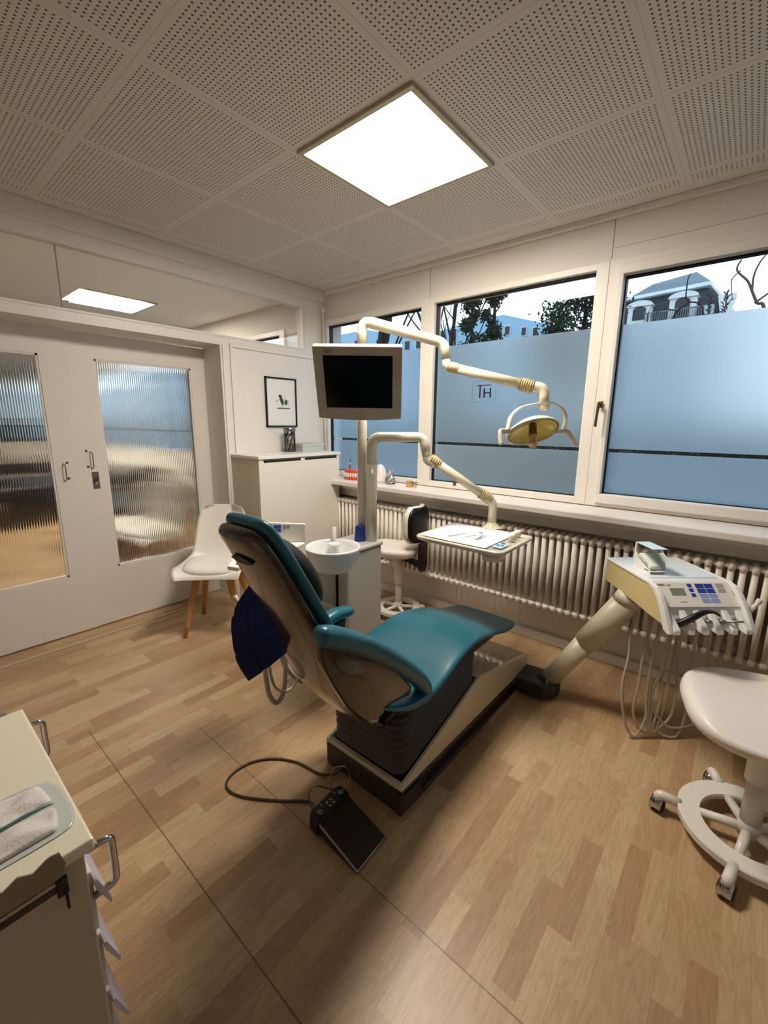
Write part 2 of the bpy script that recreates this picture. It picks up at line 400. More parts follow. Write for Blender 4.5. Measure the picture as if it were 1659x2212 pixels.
# sliding doors ------------------------------------------------------------
def sliding_door(idx, y0, y1, x, gy0, gy1, lab):
    zb, zt = .012, 1.985; g0, g1 = .413, 1.828; th = .035
    m = MB()
    m.box((x-th, y0, zb), (x, gy0, zt)).box((x-th, gy1, zb), (x, y1, zt)).box((x-th, gy0, zb), (x, gy1, g0)).box((x-th, gy0, g1), (x, gy1, zt))
    d = struct('door_%d' % idx, m, trim_m, lab, 'sliding door')
    # bevelled bead around the glass
    b = MB(); w_ = .012
    b.box((x-.012, gy0-.001, g0), (x-.004, gy0+w_, g1)).box((x-.012, gy1-w_, g0), (x-.004, gy1+.001, g1)).box((x-.012, gy0, g0), (x-.004, gy1, g0+w_)).box((x-.012, gy0, g1-w_), (x-.004, gy1, g1))
    b.build('glazing_bead', trim_m, d)
    # reeded pane with real ribs on the room side
    P = .0135; n = int((gy1-gy0)/P); P = (gy1-gy0)/n; pr = []
    for i in range(n):
        for k in range(6):
            t_ = k/6; pr.append((gy0+(i+t_)*P, math.sqrt(max(0, 1-(2*t_-1)**2*.92))*.0023))
    pr.append((gy1, math.sqrt(.08)*.0023))
    xb = x-.02
    vs = []
    for y, e in pr: vs += [(xb+.004+e, y, g0), (xb+.004+e, y, g1), (xb, y, g0), (xb, y, g1)]
    fs = []
    for i in range(len(pr)-1):
        a = i*4; c = a+4
        fs += [(a, c, c+1, a+1), (a+2, a+3, c+3, c+2)]
    L = (len(pr)-1)*4
    me = MB().add(vs, fs, True)
    cv = []; cf_ = []
    for i in range(len(pr)-1):
        a = i*4; c = a+4
        for q4 in ((a, a+2, c+2, c), (a+1, c+1, c+3, a+3)): cf_.append(tuple(len(cv)+k for k in range(4))); cv += [vs[k] for k in q4]
    for q4 in ((0, 1, 3, 2), (L, L+2, L+3, L+1)): cf_.append(tuple(len(cv)+k for k in range(4))); cv += [vs[k] for k in q4]
    me.add(cv, cf_, False)
    p = me.build('ribbed_pane', ribg, d)
    return d
d1 = sliding_door(1, .884, 1.87, -3.352, 1.03, 1.672, 'right white sliding door with ribbed glass and recessed lock plate')
d2 = sliding_door(2, -.10, .882, -3.345, .10, .735, 'left white sliding door with ribbed glass, cut by the photo edge')
def pull(d, x, y, z0, z1, sgn=1, knob=True):
    m = MB().tube(filletpath([(x, y, z1), (x+.026, y+.004, z1-.006), (x+.026, y+.004, z0+.006), (x, y, z0)], .008), .0035, 8, smooth_path=False)
    m.build('pull_handle', steel, d)
    if knob:
        k = MB().lathe([(0, 0), (.0075, 0), (.0075, .003), (0, .004)], (x, y-.022*sgn, z1+.006), (1, 0, 0), 12); k.lathe([(0, 0), (.0075, 0), (.0075, .003), (0, .004)], (x, y-.022*sgn, z0+.012), (1, 0, 0), 12)
        k.build('screw_cap', brass, d)
pull(d1, -3.352, .945, 1.122, 1.232)
pull(d2, -3.345, .785, 1.055, 1.162, -1)
lp = MB().box((-3.352, .938, .982), (-3.3495, .978, 1.10), .001)
lo = lp.build('lock_plate', steel, d1)
MB().lathe([(0, 0), (.011, 0), (.011, .001), (0, .0012)], (-3.3495, .958, 1.045), (1, 0, 0), 20, sx=1.9).build('lock_recess', dark, lo)
MB().lathe([(0, 0), (.009, 0), (.009, .002), (0, .003)], (-3.3492, .958, 1.018), (1, 0, 0), 16).build('lock_turn', alu, lo)
# jamb end
struct('trim_7', MB().box((-3.36, 1.785, 0), (PX-.002, 1.803, 1.992), .002), trim_m, 'white door jamb lining beside the cabinet', 'trim')

# windows -------------------------------------------------------------------
YG = 2.862
def window(idx, x0, x1, gx0, gx1, gz0, gz1, lab, sash=False, handle=False, zf=(.955, 2.33)):
    m = MB(); y0, y1 = (2.80, 2.90)
    m.box((x0, y0, zf[0]), (gx0, y1, zf[1]), .004).box((gx1, y0, zf[0]), (x1, y1, zf[1]), .004)
    m.box((gx0-.004, y0, zf[0]), (gx1+.004, y1, gz0), .004).box((gx0-.004, y0, gz1), (gx1+.004, y1, zf[1]), .004)
    if sash:
        m.box((x0+.055, y0-.0178, gz0-.003), (gx0, y0+.01, gz1+.003), .003).box((gx1, y0-.0178, gz0-.003), (x1-.03, y0+.01, gz1+.003), .003)
        m.box((x0+.055, y0-.018, gz0-.055), (x1-.03, y0+.01, gz0), .005).box((x0+.055, y0-.018, gz1), (x1-.03, y0+.01, gz1+.05), .005)
    wd = struct('window_%d' % idx, m, trim_m, lab, 'window')
    k = MB(); q = .007
    k.box((gx0-.001, YG-.028, gz0), (gx0+q, YG+.01, gz1)).box((gx1-q, YG-.028, gz0), (gx1+.001, YG+.01, gz1))
    k.box((gx0, YG-.028, gz0-.001), (gx1, YG+.01, gz0+q*.7)).box((gx0, YG-.028, gz1-q*1.3), (gx1, YG+.01, gz1+.001))
    k.build('glass_gasket', gasket, wd)
    MB().add([(gx0, YG, gz0), (gx1, YG, gz0), (gx1, YG, gz1), (gx0, YG, gz1)], [(0, 1, 2, 3)], False).build('glass_pane', clear, wd)
    fo = MB()
    for a, b in ((gz0+.003, 1.279), (1.299, 1.994)):
        fo.add([(gx0+.003, YG-.003, a), (gx1-.003, YG-.003, a), (gx1-.003, YG-.003, b), (gx0+.003, YG-.003, b)], [(0, 1, 2, 3)], False)
    fl = fo.build('frosted_film', film, wd)
    return wd, fl
w1, _ = window(1, -3.115, -1.955, -3.046, -2.012, .998, 2.281, 'leftmost narrow window with frosted film behind the monitor')
w2, f2 = window(2, -1.955, -.735, -1.897, -.803, .997, 2.292, 'middle window with frosted film bearing the black TH logo')
w3, _ = window(3, -.735, .60, -.655, .53, 1.032, 2.243, 'right window with brass handle on its sash', sash=True)
window(4, .60, 1.60, .68, 1.54, 1.0, 2.29, 'window further right outside the photo')
window(6, -4.95, -3.66, -4.87, -3.74, .998, 2.281, 'frosted window of the next room nearest the partition')
window(7, -6.25, -4.95, -6.18, -5.02, .998, 2.281, 'second frosted window of the next room')
window(8, XN, -6.25, -8.1, -6.33, .998, 2.281, 'third frosted window of the next room')
hd = MB().box((-.712, 2.767, 1.535), (-.688, 2.785, 1.575), .004)
hd.tube([(-.70, 2.768, 1.558), (-.70, 2.735, 1.558)], .007, 10, smooth_path=False)
hd.tube([(-.70, 2.735, 1.565), (-.701, 2.732, 1.53), (-.704, 2.73, 1.47), (-.706, 2.732, 1.428)], [.009, .0085, .0075, .008], 12)
hd.build('window_handle', brass, w3)
# TH logo and faint lettering on the film of the middle window
lg = MB(); L = frame((-1.583, YG-.0045, 1.585), (1, 0, 0), (0, 0, 1))
black_ink = mat('black_vinyl_letter', '#101216', .5); pale_ink = mat('pale_vinyl_letter', '#7f9fbd', .6); line_ink = mat('logo_outline', '#47586a', .5)
LX = -1.583; YL = YG-.0045
def bar(m, x0, z0, x1, z1): m.box((LX+x0, YL-.0006, 1.585+z0), (LX+x1, YL, 1.585+z1))
bar(lg, .035, .115, .145, .121); bar(lg, .055, .032, .065, .118)
bar(lg, .088, .034, .099, .098); bar(lg, .135, .034, .146, .098); bar(lg, .095, .062, .14, .07)
lg.build('logo_letters', black_ink, f2)
rr = []
for cx, cz, a0 in ((.172, .138, 0), (.008, .138, 90), (.008, .012, 180), (.172, .012, 270)):
    for k in range(6):
        a = math.radians(a0+k*18); rr.append((LX+cx+.008*math.cos(a), YL, 1.585+cz+.008*math.sin(a)))
rr.append(rr[0]); MB().tube(rr, .0007, 6, smooth_path=False, cap=False).build('logo_outline', line_ink, f2)
text('DR. TERESA HUBER', 'film_lettering', .022, (-1.40, YL, 1.566), (1, 0, 0), (0, 0, 1), pale_ink, f2)
text('PRAXIS FÜR ZAHNHEILKUNDE', 'film_lettering', .022, (-1.40, YL, 1.538), (1, 0, 0), (0, 0, 1), pale_ink, f2)

# ================================================================== LAMPS
def panel_light(x, y, lab, st, group=None):
    t = thing('ceiling_light', lab, 'ceiling light', (x, y, H-.03), 0, group)
    a, b = .306, .284; m = MB()
    for (p, q) in (((x-a, y-a), (x+a, y-b)), ((x-a, y+b), (x+a, y+a)), ((x-a, y-b), (x-b, y+b)), ((x+b, y-b), (x+a, y+b))):
        m.box((p[0], p[1], H-.014), (q[0], q[1], H-.0005), .002)
    m.build('light_frame', mat('lamp_frame', '#b9b096', .4, metal=.2), t)
    em = mat('led_diffuser_%d' % int(st*10), '#ffffff', .5, emit=LAMP_COL, es=st)
    MB().box((x-b, y-b, H-.009), (x+b, y+b, H-.002)).build('diffuser', em, t)
    return t
panel_light(-1.347, 1.671, 'square LED panel lit in the perforated ceiling', LAMP)
panel_light(-4.97, 1.745, 'lit panel seen through the transom glass', LAMP_NEXT)

# ================================================================== RADIATOR
rd = thing('radiator', 'long white column radiator under the window sill', 'radiator', (-1.0, 2.655, .29))
def section():
    m = MB()
    for dy in (-.036, 0, .036):
        m.tube([(0, dy, .318), (0, dy, .755)], (.0138 if dy else .012), 12, smooth_path=False)
    for z, s_ in ((.770, 1), (.304, -1)):
        # header: rounded horizontal bar across the depth with a knob end
        rings = []
        for k, (yy, hx, hz) in enumerate([(-.058, .004, .005), (-.054, .012, .013), (-.040, .0165, .02), (-.018, .0165, .018), (0, .0168, .019), (.018, .0165, .018), (.040, .0165, .02), (.054, .012, .013), (.058, .004, .005)]):
            rings.append(sup((0, yy, z), (1, 0, 0), (0, 0, 1), hx, hz, 2.2, 12))
        m.loft(rings)
        for dy in (-.036, 0, .036):
            m.tube([(0, dy, z), (0, dy, z-.022*s_)], [.0168, .0138], 10, smooth_path=False)
        m.tube([(-.0227, 0, z), (.0227, 0, z)], .0135, 10, smooth_path=False)
        m.tube([(-.0227, -.028, z), (.0227, -.028, z)], .010, 8, smooth_path=False)
    return m
radm = mat('radiator_enamel', '#e9e2d6', .42)
sec = section().build('radiator_section', radm)
sec.parent = rd; ROOTM[sec.name] = Matrix.Identity(4)
sec.location = (-1.72, 0, -.29)
for i in range(1, 84):
    c = sec.copy(); COL.objects.link(c); c.parent = rd; c.location = (-1.72+i*.0455, 0, -.29)
br = MB()
for x in (-2.3, -1.5, -.6, .3, 1.0): br.box((x-.01, 2.69, .40), (x+.01, 2.76, .425)).box((x-.01, 2.69, .66), (x+.01, 2.76, .685))
br.build('wall_bracket', radm, rd)

# ================================================================== DENTAL CHAIR
CX = -1.01
dc = thing('dental_chair', 'teal dental chair with bronze back shell on ribbed dark base', 'dental chair', (CX, 1.6, 0))
# base frame
b = MB()
b.prism([(1.072, .0), (2.25, .0), (2.25, .08), (1.072, .105)], lambda u, v, w_: V((CX+w_, u, v)), -.205, .19, .012, 3)
b.prism([(1.072, .012), (1.20, .012), (1.20, .105), (1.072, .105)], lambda u, v, w_: V((CX+w_, u, v)), .18, .208, .006, 2)
b.prism([(1.072, .085), (2.25, .066), (2.25, .08), (1.072, .105)], lambda u, v, w_: V((CX+w_, u, v)), .18, .208, .003, 2)
b.prism([(1.072, .0), (2.25, .0), (2.25, .018), (1.072, .018)], lambda u, v, w_: V((CX+w_, u, v)), .18, .206, .003, 2)
b.build('base_frame', dark, dc)
MB().prism([(1.2, .016), (2.22, .014), (2.22, .068), (1.2, .088)], lambda u, v, w_: V((CX+w_, u, v)), .17, .194).build('side_slot', blackm, dc)
MB().lathe([(0, 0), (.012, 0), (.012, .003), (0, .004)], (-1.01, 1.073, .062), (0, -1, 0), 16).build('cable_port', blackm, dc)
# cream cover with sloping sides and glossy front ramp
ws = [(1.074, .105), (1.074, .125), (1.652, .295), (2.235, .168), (2.245, .082)]
for s_, n_ in ((1, 'side_cover'), (-1, 'side_cover')):
    MB().prism(ws, lambda u, v, w_: V((CX+w_*s_, u, v)), .188, .204, .004, 3).build(n_, cream, dc)
MB().prism([(1.074, .105), (1.098, .105), (1.098, .125), (1.074, .125)], lambda u, v, w_: V((CX+w_, u, v)), -.195, .195, .004).build('rear_rim', cream, dc)
ramp = MB().prism([(1.60, .20), (1.655, .288), (2.232, .164), (2.236, .085), (1.60, .085)], lambda u, v, w_: V((CX+w_, u, v)), -.19, .19)
ramp.build('front_ramp', mat('glossy_cream_cover', '#a8a38e', .05, coat=1.0, spec=1.0, metal=.35), dc)
# bellows
rings = []; NB = 9; PER = 6
for i in range(NB*PER+1):
    t = i/(NB*PER); w_ = .5-.5*math.cos(2*PI*i/PER)
    off = -.017*(1-abs(w_))
    zr = .118+(.422-.118)*t; zf_ = .285+(.462-.285)*t
    hw = .186+off; y0 = 1.092-off-.012*t; y1 = 1.655+off+.0*t
    ring = []
    R_ = .05
    for (cx, cy, a0) in ((hw-R_, y1-R_, 0), (-(hw-R_), y1-R_, 90), (-(hw-R_), y0+R_, 180), (hw-R_, y0+R_, 270)):
        for k in range(6):
            a = math.radians(a0+k*18); x = cx+R_*math.cos(a); y = cy+R_*math.sin(a)
            f = (y-1.08)/(1.655-1.08); ring.append(V((CX+x, y, zr+(zf_-zr)*f)))
    rings.append(ring)
MB().loft(rings).build('bellows', mat('bellows_rubber', '#453f36', .42), dc)
# seat + leg rest cushion
def seat_ring(y, z, hw, th, dish, yt=0):
    return sup((CX, y, z), (1, 0, 0), V((0, -yt, 1)).normalized(), hw, th, 3.0, 40, lambda a, b_: V((0, 0, dish*(abs(a)**2.2)-dish*.35)))
st = [(.90, .555, .16, .012, .0, 0), (.93, .535, .20, .022, .005, .5), (.99, .497, .225, .026, .012, .6), (1.06, .465, .238, .028, .02, .4), (1.13, .443, .240, .029, .024, .15),
      (1.22, .436, .236, .029, .024, -.1), (1.32, .452, .230, .029, .02, -.25), (1.42, .480, .224, .029, .014, -.28), (1.52, .500, .219, .029, .006, -.12),
      (1.62, .503, .215, .029, -.006, .1), (1.72, .488, .210, .028, -.012, .3), (1.82, .459, .204, .027, -.012, .4), (1.93, .422, .198, .023, -.008, .35), (2.03, .400, .190, .019, -.004, .2),
      (2.085, .394, .175, .015, 0, 0), (2.105, .392, .15, .008, 0, 0)]
P = catmull([V((a, b_, c)) for a, b_, c, d, e, f in st], [0]*len(st), 4)[0]; Q = catmull([V((d, e, f)) for a, b_, c, d, e, f in st], [0]*len(st), 4)[0]
MB().loft([seat_ring(p.x, p.y, p.z, q.x, q.y, q.z) for p, q in zip(P, Q)]).build('seat_cushion', teal, dc)
MB().prism([(1.0, .40), (1.95, .395), (1.6, .47), (1.3, .42), (1.1, .43)], lambda u, v, w_: V((CX+w_, u, v)), -.16, .16, .008).build('seat_carrier', dark, dc)
# backrest: rear line (y,z) with forward normal
BK = [(.578, 1.172, .070, .026), (.588, 1.160, .092, .026), (.602, 1.135, .104, .026), (.628, 1.090, .112, .027), (.664, 1.020, .120, .028), (.702, .945, .129, .026), (.740, .870, .138, .022), (.780, .790, .149, .016), (.820, .710, .162, .009), (.865, .620, .176, .003), (.905, .540, .184, 0), (.955, .465, .180, 0), (1.02, .40, .165, 0), (1.09, .365, .13, 0)]
def back(rear, fwd, hwoff, i0, i1, n=3.2, bul=0):
    pts = [V((cx_, y, z)) for y, z, h, cx_ in BK][i0:i1]; hh = [h for y, z, h, cx_ in BK][i0:i1]
    P, Hh = catmull(pts, hh, 4); rings = []
    for i, p in enumerate(P):
        a = P[max(0, i-1)]; c = P[min(len(P)-1, i+1)]; t = (c-a); t.x = 0; t.normalize(); nrm = V((0, -t.z, t.y))   # points forward
        if nrm.y < 0: nrm = -nrm
        e = min(1, i/5+.15, (len(P)-1-i)/5+.15) ** .5
        mid = (rear+fwd)/2; half = (fwd-rear)/2*max(.35, e)
        rings.append(sup(V((CX, 0, 0))+p+nrm*mid, (1, 0, 0), nrm, (Hh[i]+hwoff)*(.9+.1*e), half, n, 36, lambda x, y: -nrm*(bul*(1-abs(x)**2.5)) if y < 0 else V((0, 0, 0))))
    return MB().loft(rings)
bs = back(-.018, .014, 0, 0, 14, 3.4, .014).build('back_shell', shellm, dc)
back(.010, .052, .008, 0, 11, 3.0, 0).build('back_cushion', teal, dc)
# grip recess (lens shape) near the top of the shell
gm = MB(); ring = []
for k in range(24):
    a = 2*PI*k/24; ring.append((.050*math.cos(a), .015*abs(math.sin(a))**1.5*(1 if math.sin(a) > 0 else -.8)))
tdir = V((0, .661-.590, 1.020-1.155)).normalized(); nr = V((0, -abs(tdir.z), -abs(tdir.y)))
c0 = V((CX+.022, .622, 1.094))+nr*.033
gm.loft([[c0+V((1, 0, 0))*u*s_-tdir*v*s_+nr*o_ for u, v in ring] for s_, o_ in ((1.0, -.004), (1.0, .0015), (.9, .0022), (.72, .0015), (.3, .0))])
gm.build('grip_recess', mat('dark_recess', '#1a1611', .5), dc)
# curved joint line on the shell
jl = [(-1.172, .815, .760), (-1.10, .79, .70), (-1.01, .78, .668), (-.92, .80, .665), (-.85, .80, .70), (-.826, .79, .76), (-.826, .765, .80)]
jl = [(-1.142, .800, .742), (-1.11, .822, .685), (-1.05, .838, .648), (-.97, .845, .63), (-.88, .84, .635), (-.842, .83, .665), (-.828, .79, .74), (-.826, .75, .82)]
MB().tube(jl, .0028, 6).build('shell_joint', blackm, dc)
# side shells and armrests
near = [(.695, .885), (.784, .815), (.906, .735), (1.033, .625), (1.120, .52), (1.105, .495), (1.0, .515), (.93, .495), (.87, .525), (.80, .61), (.75, .70), (.70, .80)]
MB().prism(near, lambda u, v, w_: V((CX+w_, u, v)), .178, .212, .010, 3, True).build('side_shell', shellm, dc)
arm = [(.69, .884, .010), (.705, .880, .029), (.75, .858, .033), (.82, .816, .034), (.90, .763, .034), (1.00, .681, .034), (1.09, .600, .034), (1.165, .525, .033), (1.203, .470, .031), (1.208, .435, .024), (1.200, .418, .010)]
P, Rr = catmull([V((CX+.200, a, b_)) for a, b_, c in arm], [c for a, b_, c in arm], 5); rings = []
for i, p in enumerate(P):
    t = (P[min(len(P)-1, i+1)]-P[max(0, i-1)]).normalized(); nn = V((1, 0, 0)).cross(t)
    rings.append(sup(p, (1, 0, 0), nn, Rr[i]*1.05, Rr[i]*.95, 2.3, 20))
MB().loft(rings).build('armrest', teal, dc)
arm2 = [(.93, .585, .012), (.94, .59, .024), (.99, .605, .028), (1.06, .632, .029), (1.15, .648, .029), (1.22, .642, .027), (1.25, .632, .018), (1.262, .626, .006)]
P, Rr = catmull([V((-1.235, a, b_)) for a, b_, c in arm2], [c for a, b_, c in arm2], 5); rings = []
for i, p in enumerate(P):
    t = (P[min(len(P)-1, i+1)]-P[max(0, i-1)]).normalized(); nn = V((1, 0, 0)).cross(t)
    rings.append(sup(p, (1, 0, 0), nn, Rr[i]*1.15, Rr[i]*.9, 2.3, 20))
MB().loft(rings).build('armrest', teal, dc)
MB().prism([(1.00, .60), (1.20, .625), (1.16, .45), (1.02, .42)], lambda u, v, w_: V((CX-w_, u, v)), .20, .222, .006).build('arm_bracket', dark, dc)
# bottom clip with pale edge
MB().tube([(-.815, .872, .560), (-.808, .885, .535), (-.806, .905, .508), (-.81, .94, .49)], [.006, .008, .009, .006], 8).build('hinge_clip', mat('clip_grey', '#a29c8f', .3), dc)
# head cushion
t = V((0, -.46, .888)); nf = V((0, .888, .46))
hc = V((CX+.015, .735, 1.000)); rings = []
for k in range(1, 16):
    a = PI*k/16
    rings.append(sup(hc-nf*.055*math.cos(a), (1, 0, 0), t, .128*math.sin(a)**.6, .135*math.sin(a)**.6, 2.2, 32))
MB().loft(rings).build('head_cushion', mat('black_fabric', '#060606', .75), dc)
# delivery arm foot block fixed to the base
ft = MB()
ft.prism([(-.84, 2.075), (-.665, 2.085), (-.615, 2.13), (-.60, 2.19), (-.62, 2.245), (-.67, 2.275), (-.84, 2.25)], lambda u, v, w_: V((u, v, w_)), .012, .095, .016, 3)
ft.build('arm_foot', mat('charcoal_plastic', '#2a2c2e', .35), dc)

# foot control
fc = thing('foot_pedal', 'black foot pedal with wedge plate and two wire loops on floor', 'foot pedal', (-.93, .9, 0))
U = V((.205, -.012, 0)).normalized(); Vv = V((-.01, .155, 0)).normalized()     # along pedal / across
O0 = V((-.985, .828, 0))
def pf(a, b_, z): return O0+U*a+Vv*b_+V((0, 0, z))
pl = MB(); vs = [pf(0, 0, .045), pf(.20, 0, .010), pf(.20, .155, .010), pf(0, .155, .045), pf(0, 0, .001), pf(.20, 0, .001), pf(.20, .155, .001), pf(0, .155, .001)]
pl.add(vs, [(0, 1, 2, 3), (4, 7, 6, 5), (0, 4, 5, 1), (1, 5, 6, 2), (2, 6, 7, 3), (3, 7, 4, 0)], False)
pl.build('pedal_plate', mat('pedal_plate', '#4a423a', .38, metal=.5), fc)
ed = MB()
ed.add([pf(0, -.001, .047), pf(.202, -.001, .012), pf(.202, .003, .012), pf(0, .003, .047), pf(0, -.001, .04), pf(.202, -.001, .006), pf(.202, .003, .006), pf(0, .003, .04)], [(0, 1, 2, 3), (4, 7, 6, 5), (0, 4, 5, 1), (1, 5, 6, 2), (2, 6, 7, 3), (3, 7, 4, 0)], False)
ed.tube([pf(.2, 0, .0095), pf(.2, .155, .0095)], .0022, 6, smooth_path=False)
ed.build('steel_edge', mat('bright_edge', '#cfcac2', .42, metal=.7), fc)
hb = MB().prism([(-.06, .01), (-.045, -.008), (0, -.008), (.004, -.004), (.004, .16), (0, .163), (-.045, .163), (-.06, .145)], lambda u, v, w_: pf(u, v, w_), .001, .052, .006, 3)
hb.build('pedal_housing', blackm, fc)
gb = mat('grey_rubber_button', '#6f7880', .5)
for b_ in (.028, .138): MB().lathe([(0, 0), (.011, 0), (.011, .006), (.008, .009), (0, .010)], pf(-.022, b_, .052), seg=20).build('round_button', gb, fc)
cr_ = MB()
for k in range(4):
    a = PI/4+k*PI/2; c = pf(-.024, .083, .0525); e1 = V((math.cos(a), math.sin(a), 0)); e2 = V((-e1.y, e1.x, 0))
    cr_.add([c+e1*.019, c+e1*.010+e2*.008, c+e1*.010-e2*.008], [(0, 1, 2)], False)
cr_.build('direction_mark', mat('mark_grey', '#b5b5b2', .6), fc)
mk = MB()
for b_ in (.05, .118):
    for k in range(3): mk.box((0, 0, 0), (.004, .003, .0006), o=pf(-.05+.005*k, b_+.002*(k % 2), .052))
mk.build('symbol_mark', MATS['mark_grey'], fc)
lw = mat('loop_wire', '#8d7a66', .25, metal=1)
MB().tube([pf(-.055, .02, .03), pf(-.085, .025, .09), pf(-.065, .045, .125), pf(-.02, .085, .11), pf(.015, .125, .105), pf(.01, .16, .13), pf(-.03, .17, .14), pf(-.085, .15, .10), pf(-.06, .12, .04)], .0028, 10).build('wire_loop', lw, fc)
cb = MB().tube([pf(-.058, .03, .02), (-1.109, .893, .006), (-1.208, .815, .006), (-1.33, .735, .006), (-1.41, .72, .006), (-1.455, .76, .006), (-1.455, .85, .006), (-1.40, .93, .006), (-1.305, .985, .006), (-1.22, 1.0, .006), (-1.168, 1.012, .008), (-1.12, 1.04, .025), (-1.10, 1.075, .055)], .0048, 10)
cb.build('pedal_cable', mat('brown_cable', '#4a3c2a', .4), fc)

# ================================================================== DELIVERY UNIT (right)
du = thing('instrument_unit', 'cream instrument console with blue keys on slanted arm before radiator', 'dental unit', (-.66, 2.18, 0))
OO = V((-.47, 2.271, .80)); uw = V((.743, .669, 0)); ud = V((.669, -.743, 0))
def U3(a, d, z): return OO+uw*a+ud*d+V((0, 0, z-.80))
WD = .355
ar = MB().tube([(-.662, 2.19, .085), (-.50, 2.197, .365), ], [.047, .050], 24, smooth_path=False)
ar.build('lower_arm', mat('arm_beige', '#cfc6ad', .35), du)
ar = MB().tube([(-.502, 2.197, .36), (-.345, 2.195, .625)], [.058, .060], 24, smooth_path=False)
ar.tube([(-.348, 2.195, .620), (-.332, 2.197, .668)], [.062, .056], 24, smooth_path=False)
ar.build('upper_arm', MATS['arm_beige'], du)
cf = MB().tube([(-.672, 2.185, .060), (-.655, 2.192, .098)], [.062, .058], 24, smooth_path=False); cf.build('arm_collar', mat('charcoal_plastic', '#2a2c2e', .35), du)
MB().box((-.655, 2.128, .075), (-.650, 2.132, .115), .001).build('white_tick', plast, du)
side = [(0, .80), (.33, .80), (.365, .792), (.395, .775), (.43, .742), (.462, .70), (.49, .655), (.49, .642), (.455, .642), (.36, .655), (.26, .666), (.12, .674), (0, .680)]
# yellowed side bodies
body = [(0.004, .793), (.32, .793), (.36, .785), (.405, .74), (.44, .655), (.36, .658), (.26, .668), (.12, .676), (.004, .682)]
bd = MB().prism(body, lambda u, v, w_: U3(w_, u, v), .004, .03, .004)
bd.prism([(.004, .782), (.32, .782), (.40, .715), (.42, .655), (.36, .658), (.26, .668), (.12, .676), (.004, .682)], lambda u, v, w_: U3(w_, u, v), WD-.03, WD-.004, .002)
bd.prism([(0.004, .682), (.004, .793), (.03, .793), (.03, .682)], lambda u, v, w_: U3(w_, u, v), .01, WD-.01)
bd.prism([(0.004, .682), (.12, .676), (.30, .667), (.30, .68), (.12, .69), (.004, .695)], lambda u, v, w_: U3(w_, u, v), .01, WD-.01)
bd.build('console_body', yell, du)
# white lid with curled side rims
lid = MB()
rim = [(0, .800), (.33, .800), (.372, .790), (.405, .765), (.437, .728), (.468, .68), (.492, .640), (.478, .632), (.45, .640), (.43, .68), (.405, .725), (.378, .757), (.35, .776), (.32, .785), (0, .788)]
for a, b_ in ((0, .020), (WD-.020, WD)): lid.prism(rim, lambda u, v, w_: U3(w_, u, v), a, b_, .004, 2)
lid.prism([(0, .788), (.325, .788), (.325, .799), (0, .799)], lambda u, v, w_: U3(w_, u, v), .018, WD-.018, .002)
lid.build('console_lid', mat('bright_plastic', '#eef0ee', .2, coat=.4), du)
MB().prism([(.02, .799), (.295, .799), (.295, .8015), (.02, .8015)], lambda u, v, w_: U3(w_, u, v), .035, WD-.035, .001).build('lid_mat', mat('pale_blue_mat', '#dde9f0', .25), du)
# control panel, slanting
p0 = V((0, .332, .795)); p1 = V((0, .415, .722))
MB().prism([(.325, .797), (.332, .795), (.417, .722), (.417, .70), (.325, .77)], lambda u, v, w_: U3(w_, u, v), .02, WD-.02).build('control_panel', plast, du)
pd = (V((0, .415, .722))-V((0, .332, .795)))
pl_len = math.hypot(.083, .073); vdir = (ud*.083+V((0, 0, -.073))).normalized(); pn = uw.cross(vdir); pn = pn if pn.z > 0 else -pn
def PP(a, b_, c=0): return U3(a, .332, .795)+vdir*b_+pn*c
def plate(m, a0, b0, a1, b1, h=.0012):
    vs = [PP(a0, b0, 0), PP(a1, b0, 0), PP(a1, b1, 0), PP(a0, b1, 0), PP(a0, b0, h), PP(a1, b0, h), PP(a1, b1, h), PP(a0, b1, h)]
    m.add(vs, [(3, 2, 1, 0), (4, 5, 6, 7), (0, 1, 5, 4), (1, 2, 6, 5), (2, 3, 7, 6), (3, 0, 4, 7)], False)
m = MB(); plate(m, .075, .028, .135, .062); m.build('display', mat('lcd_grey', '#7f8577', .35), du)
m = MB(); plate(m, .03, .008, .06, .016); m.build('name_badge', mat('badge_red', '#9a7c68', .5), du)
m = MB(); plate(m, .095, .088, .125, .094); m.build('name_badge', grey_b, du)
dtx = mat('dark_print', '#3a3a3a', .6)
text('C8+', 'printed_mark', .011, PP(.068, .018, .0013), uw, -vdir, dtx, du, .0002)
for i in range(3):
    m = MB(); plate(m, .156, .008+.022*i, .174, .026+.022*i-.002); m.build('key', blue_d, du)
for r in range(4):
    for c in range(2):
        m = MB(); plate(m, .190+.038*c, .008+.023*r, .225+.038*c, .028+.023*r); m.build('key', blue_d if r < 2 else blue_l, du)
for r in range(2):
    m = MB(); plate(m, .278, .008+.023*r, .310, .026+.023*r); m.build('key', grey_b, du)
m = MB(); plate(m, .02, .111, WD-.02, .1135, .0008); m.build('panel_edge', dtx, du)
# instrument rack: five troughs between six tongues
sl = .417
rk = MB(); n_t = 6; tw = .026; gap = (WD-.04-n_t*tw)/5
xs = [.02+i*(tw+gap) for i in range(6)]
back_w = [(.40, .722), (.417, .722), (.432, .66), (.425, .645), (.36, .66), (.36, .70)]
rk.prism(back_w, lambda u, v, w_: U3(w_, u, v), .02, WD-.02)
for i, a in enumerate(xs):
    rk.prism([(.40, .70), (.418, .712), (.445, .690), (.487, .658), (.492, .652), (.492, .636), (.40, .640)], lambda u, v, w_: U3(w_, u, v), a, a+tw, .004, 3)
rk.build('instrument_rack', MATS['bright_plastic'], du)
for i in range(5):
    a = xs[i]+tw+gap/2
    MB().tube([U3(a, .420, .66), U3(a, .4345, .685)], gap*.40, 16, smooth_path=False).build('trough', mat('trough_shade', '#c9c3b8', .4), du)
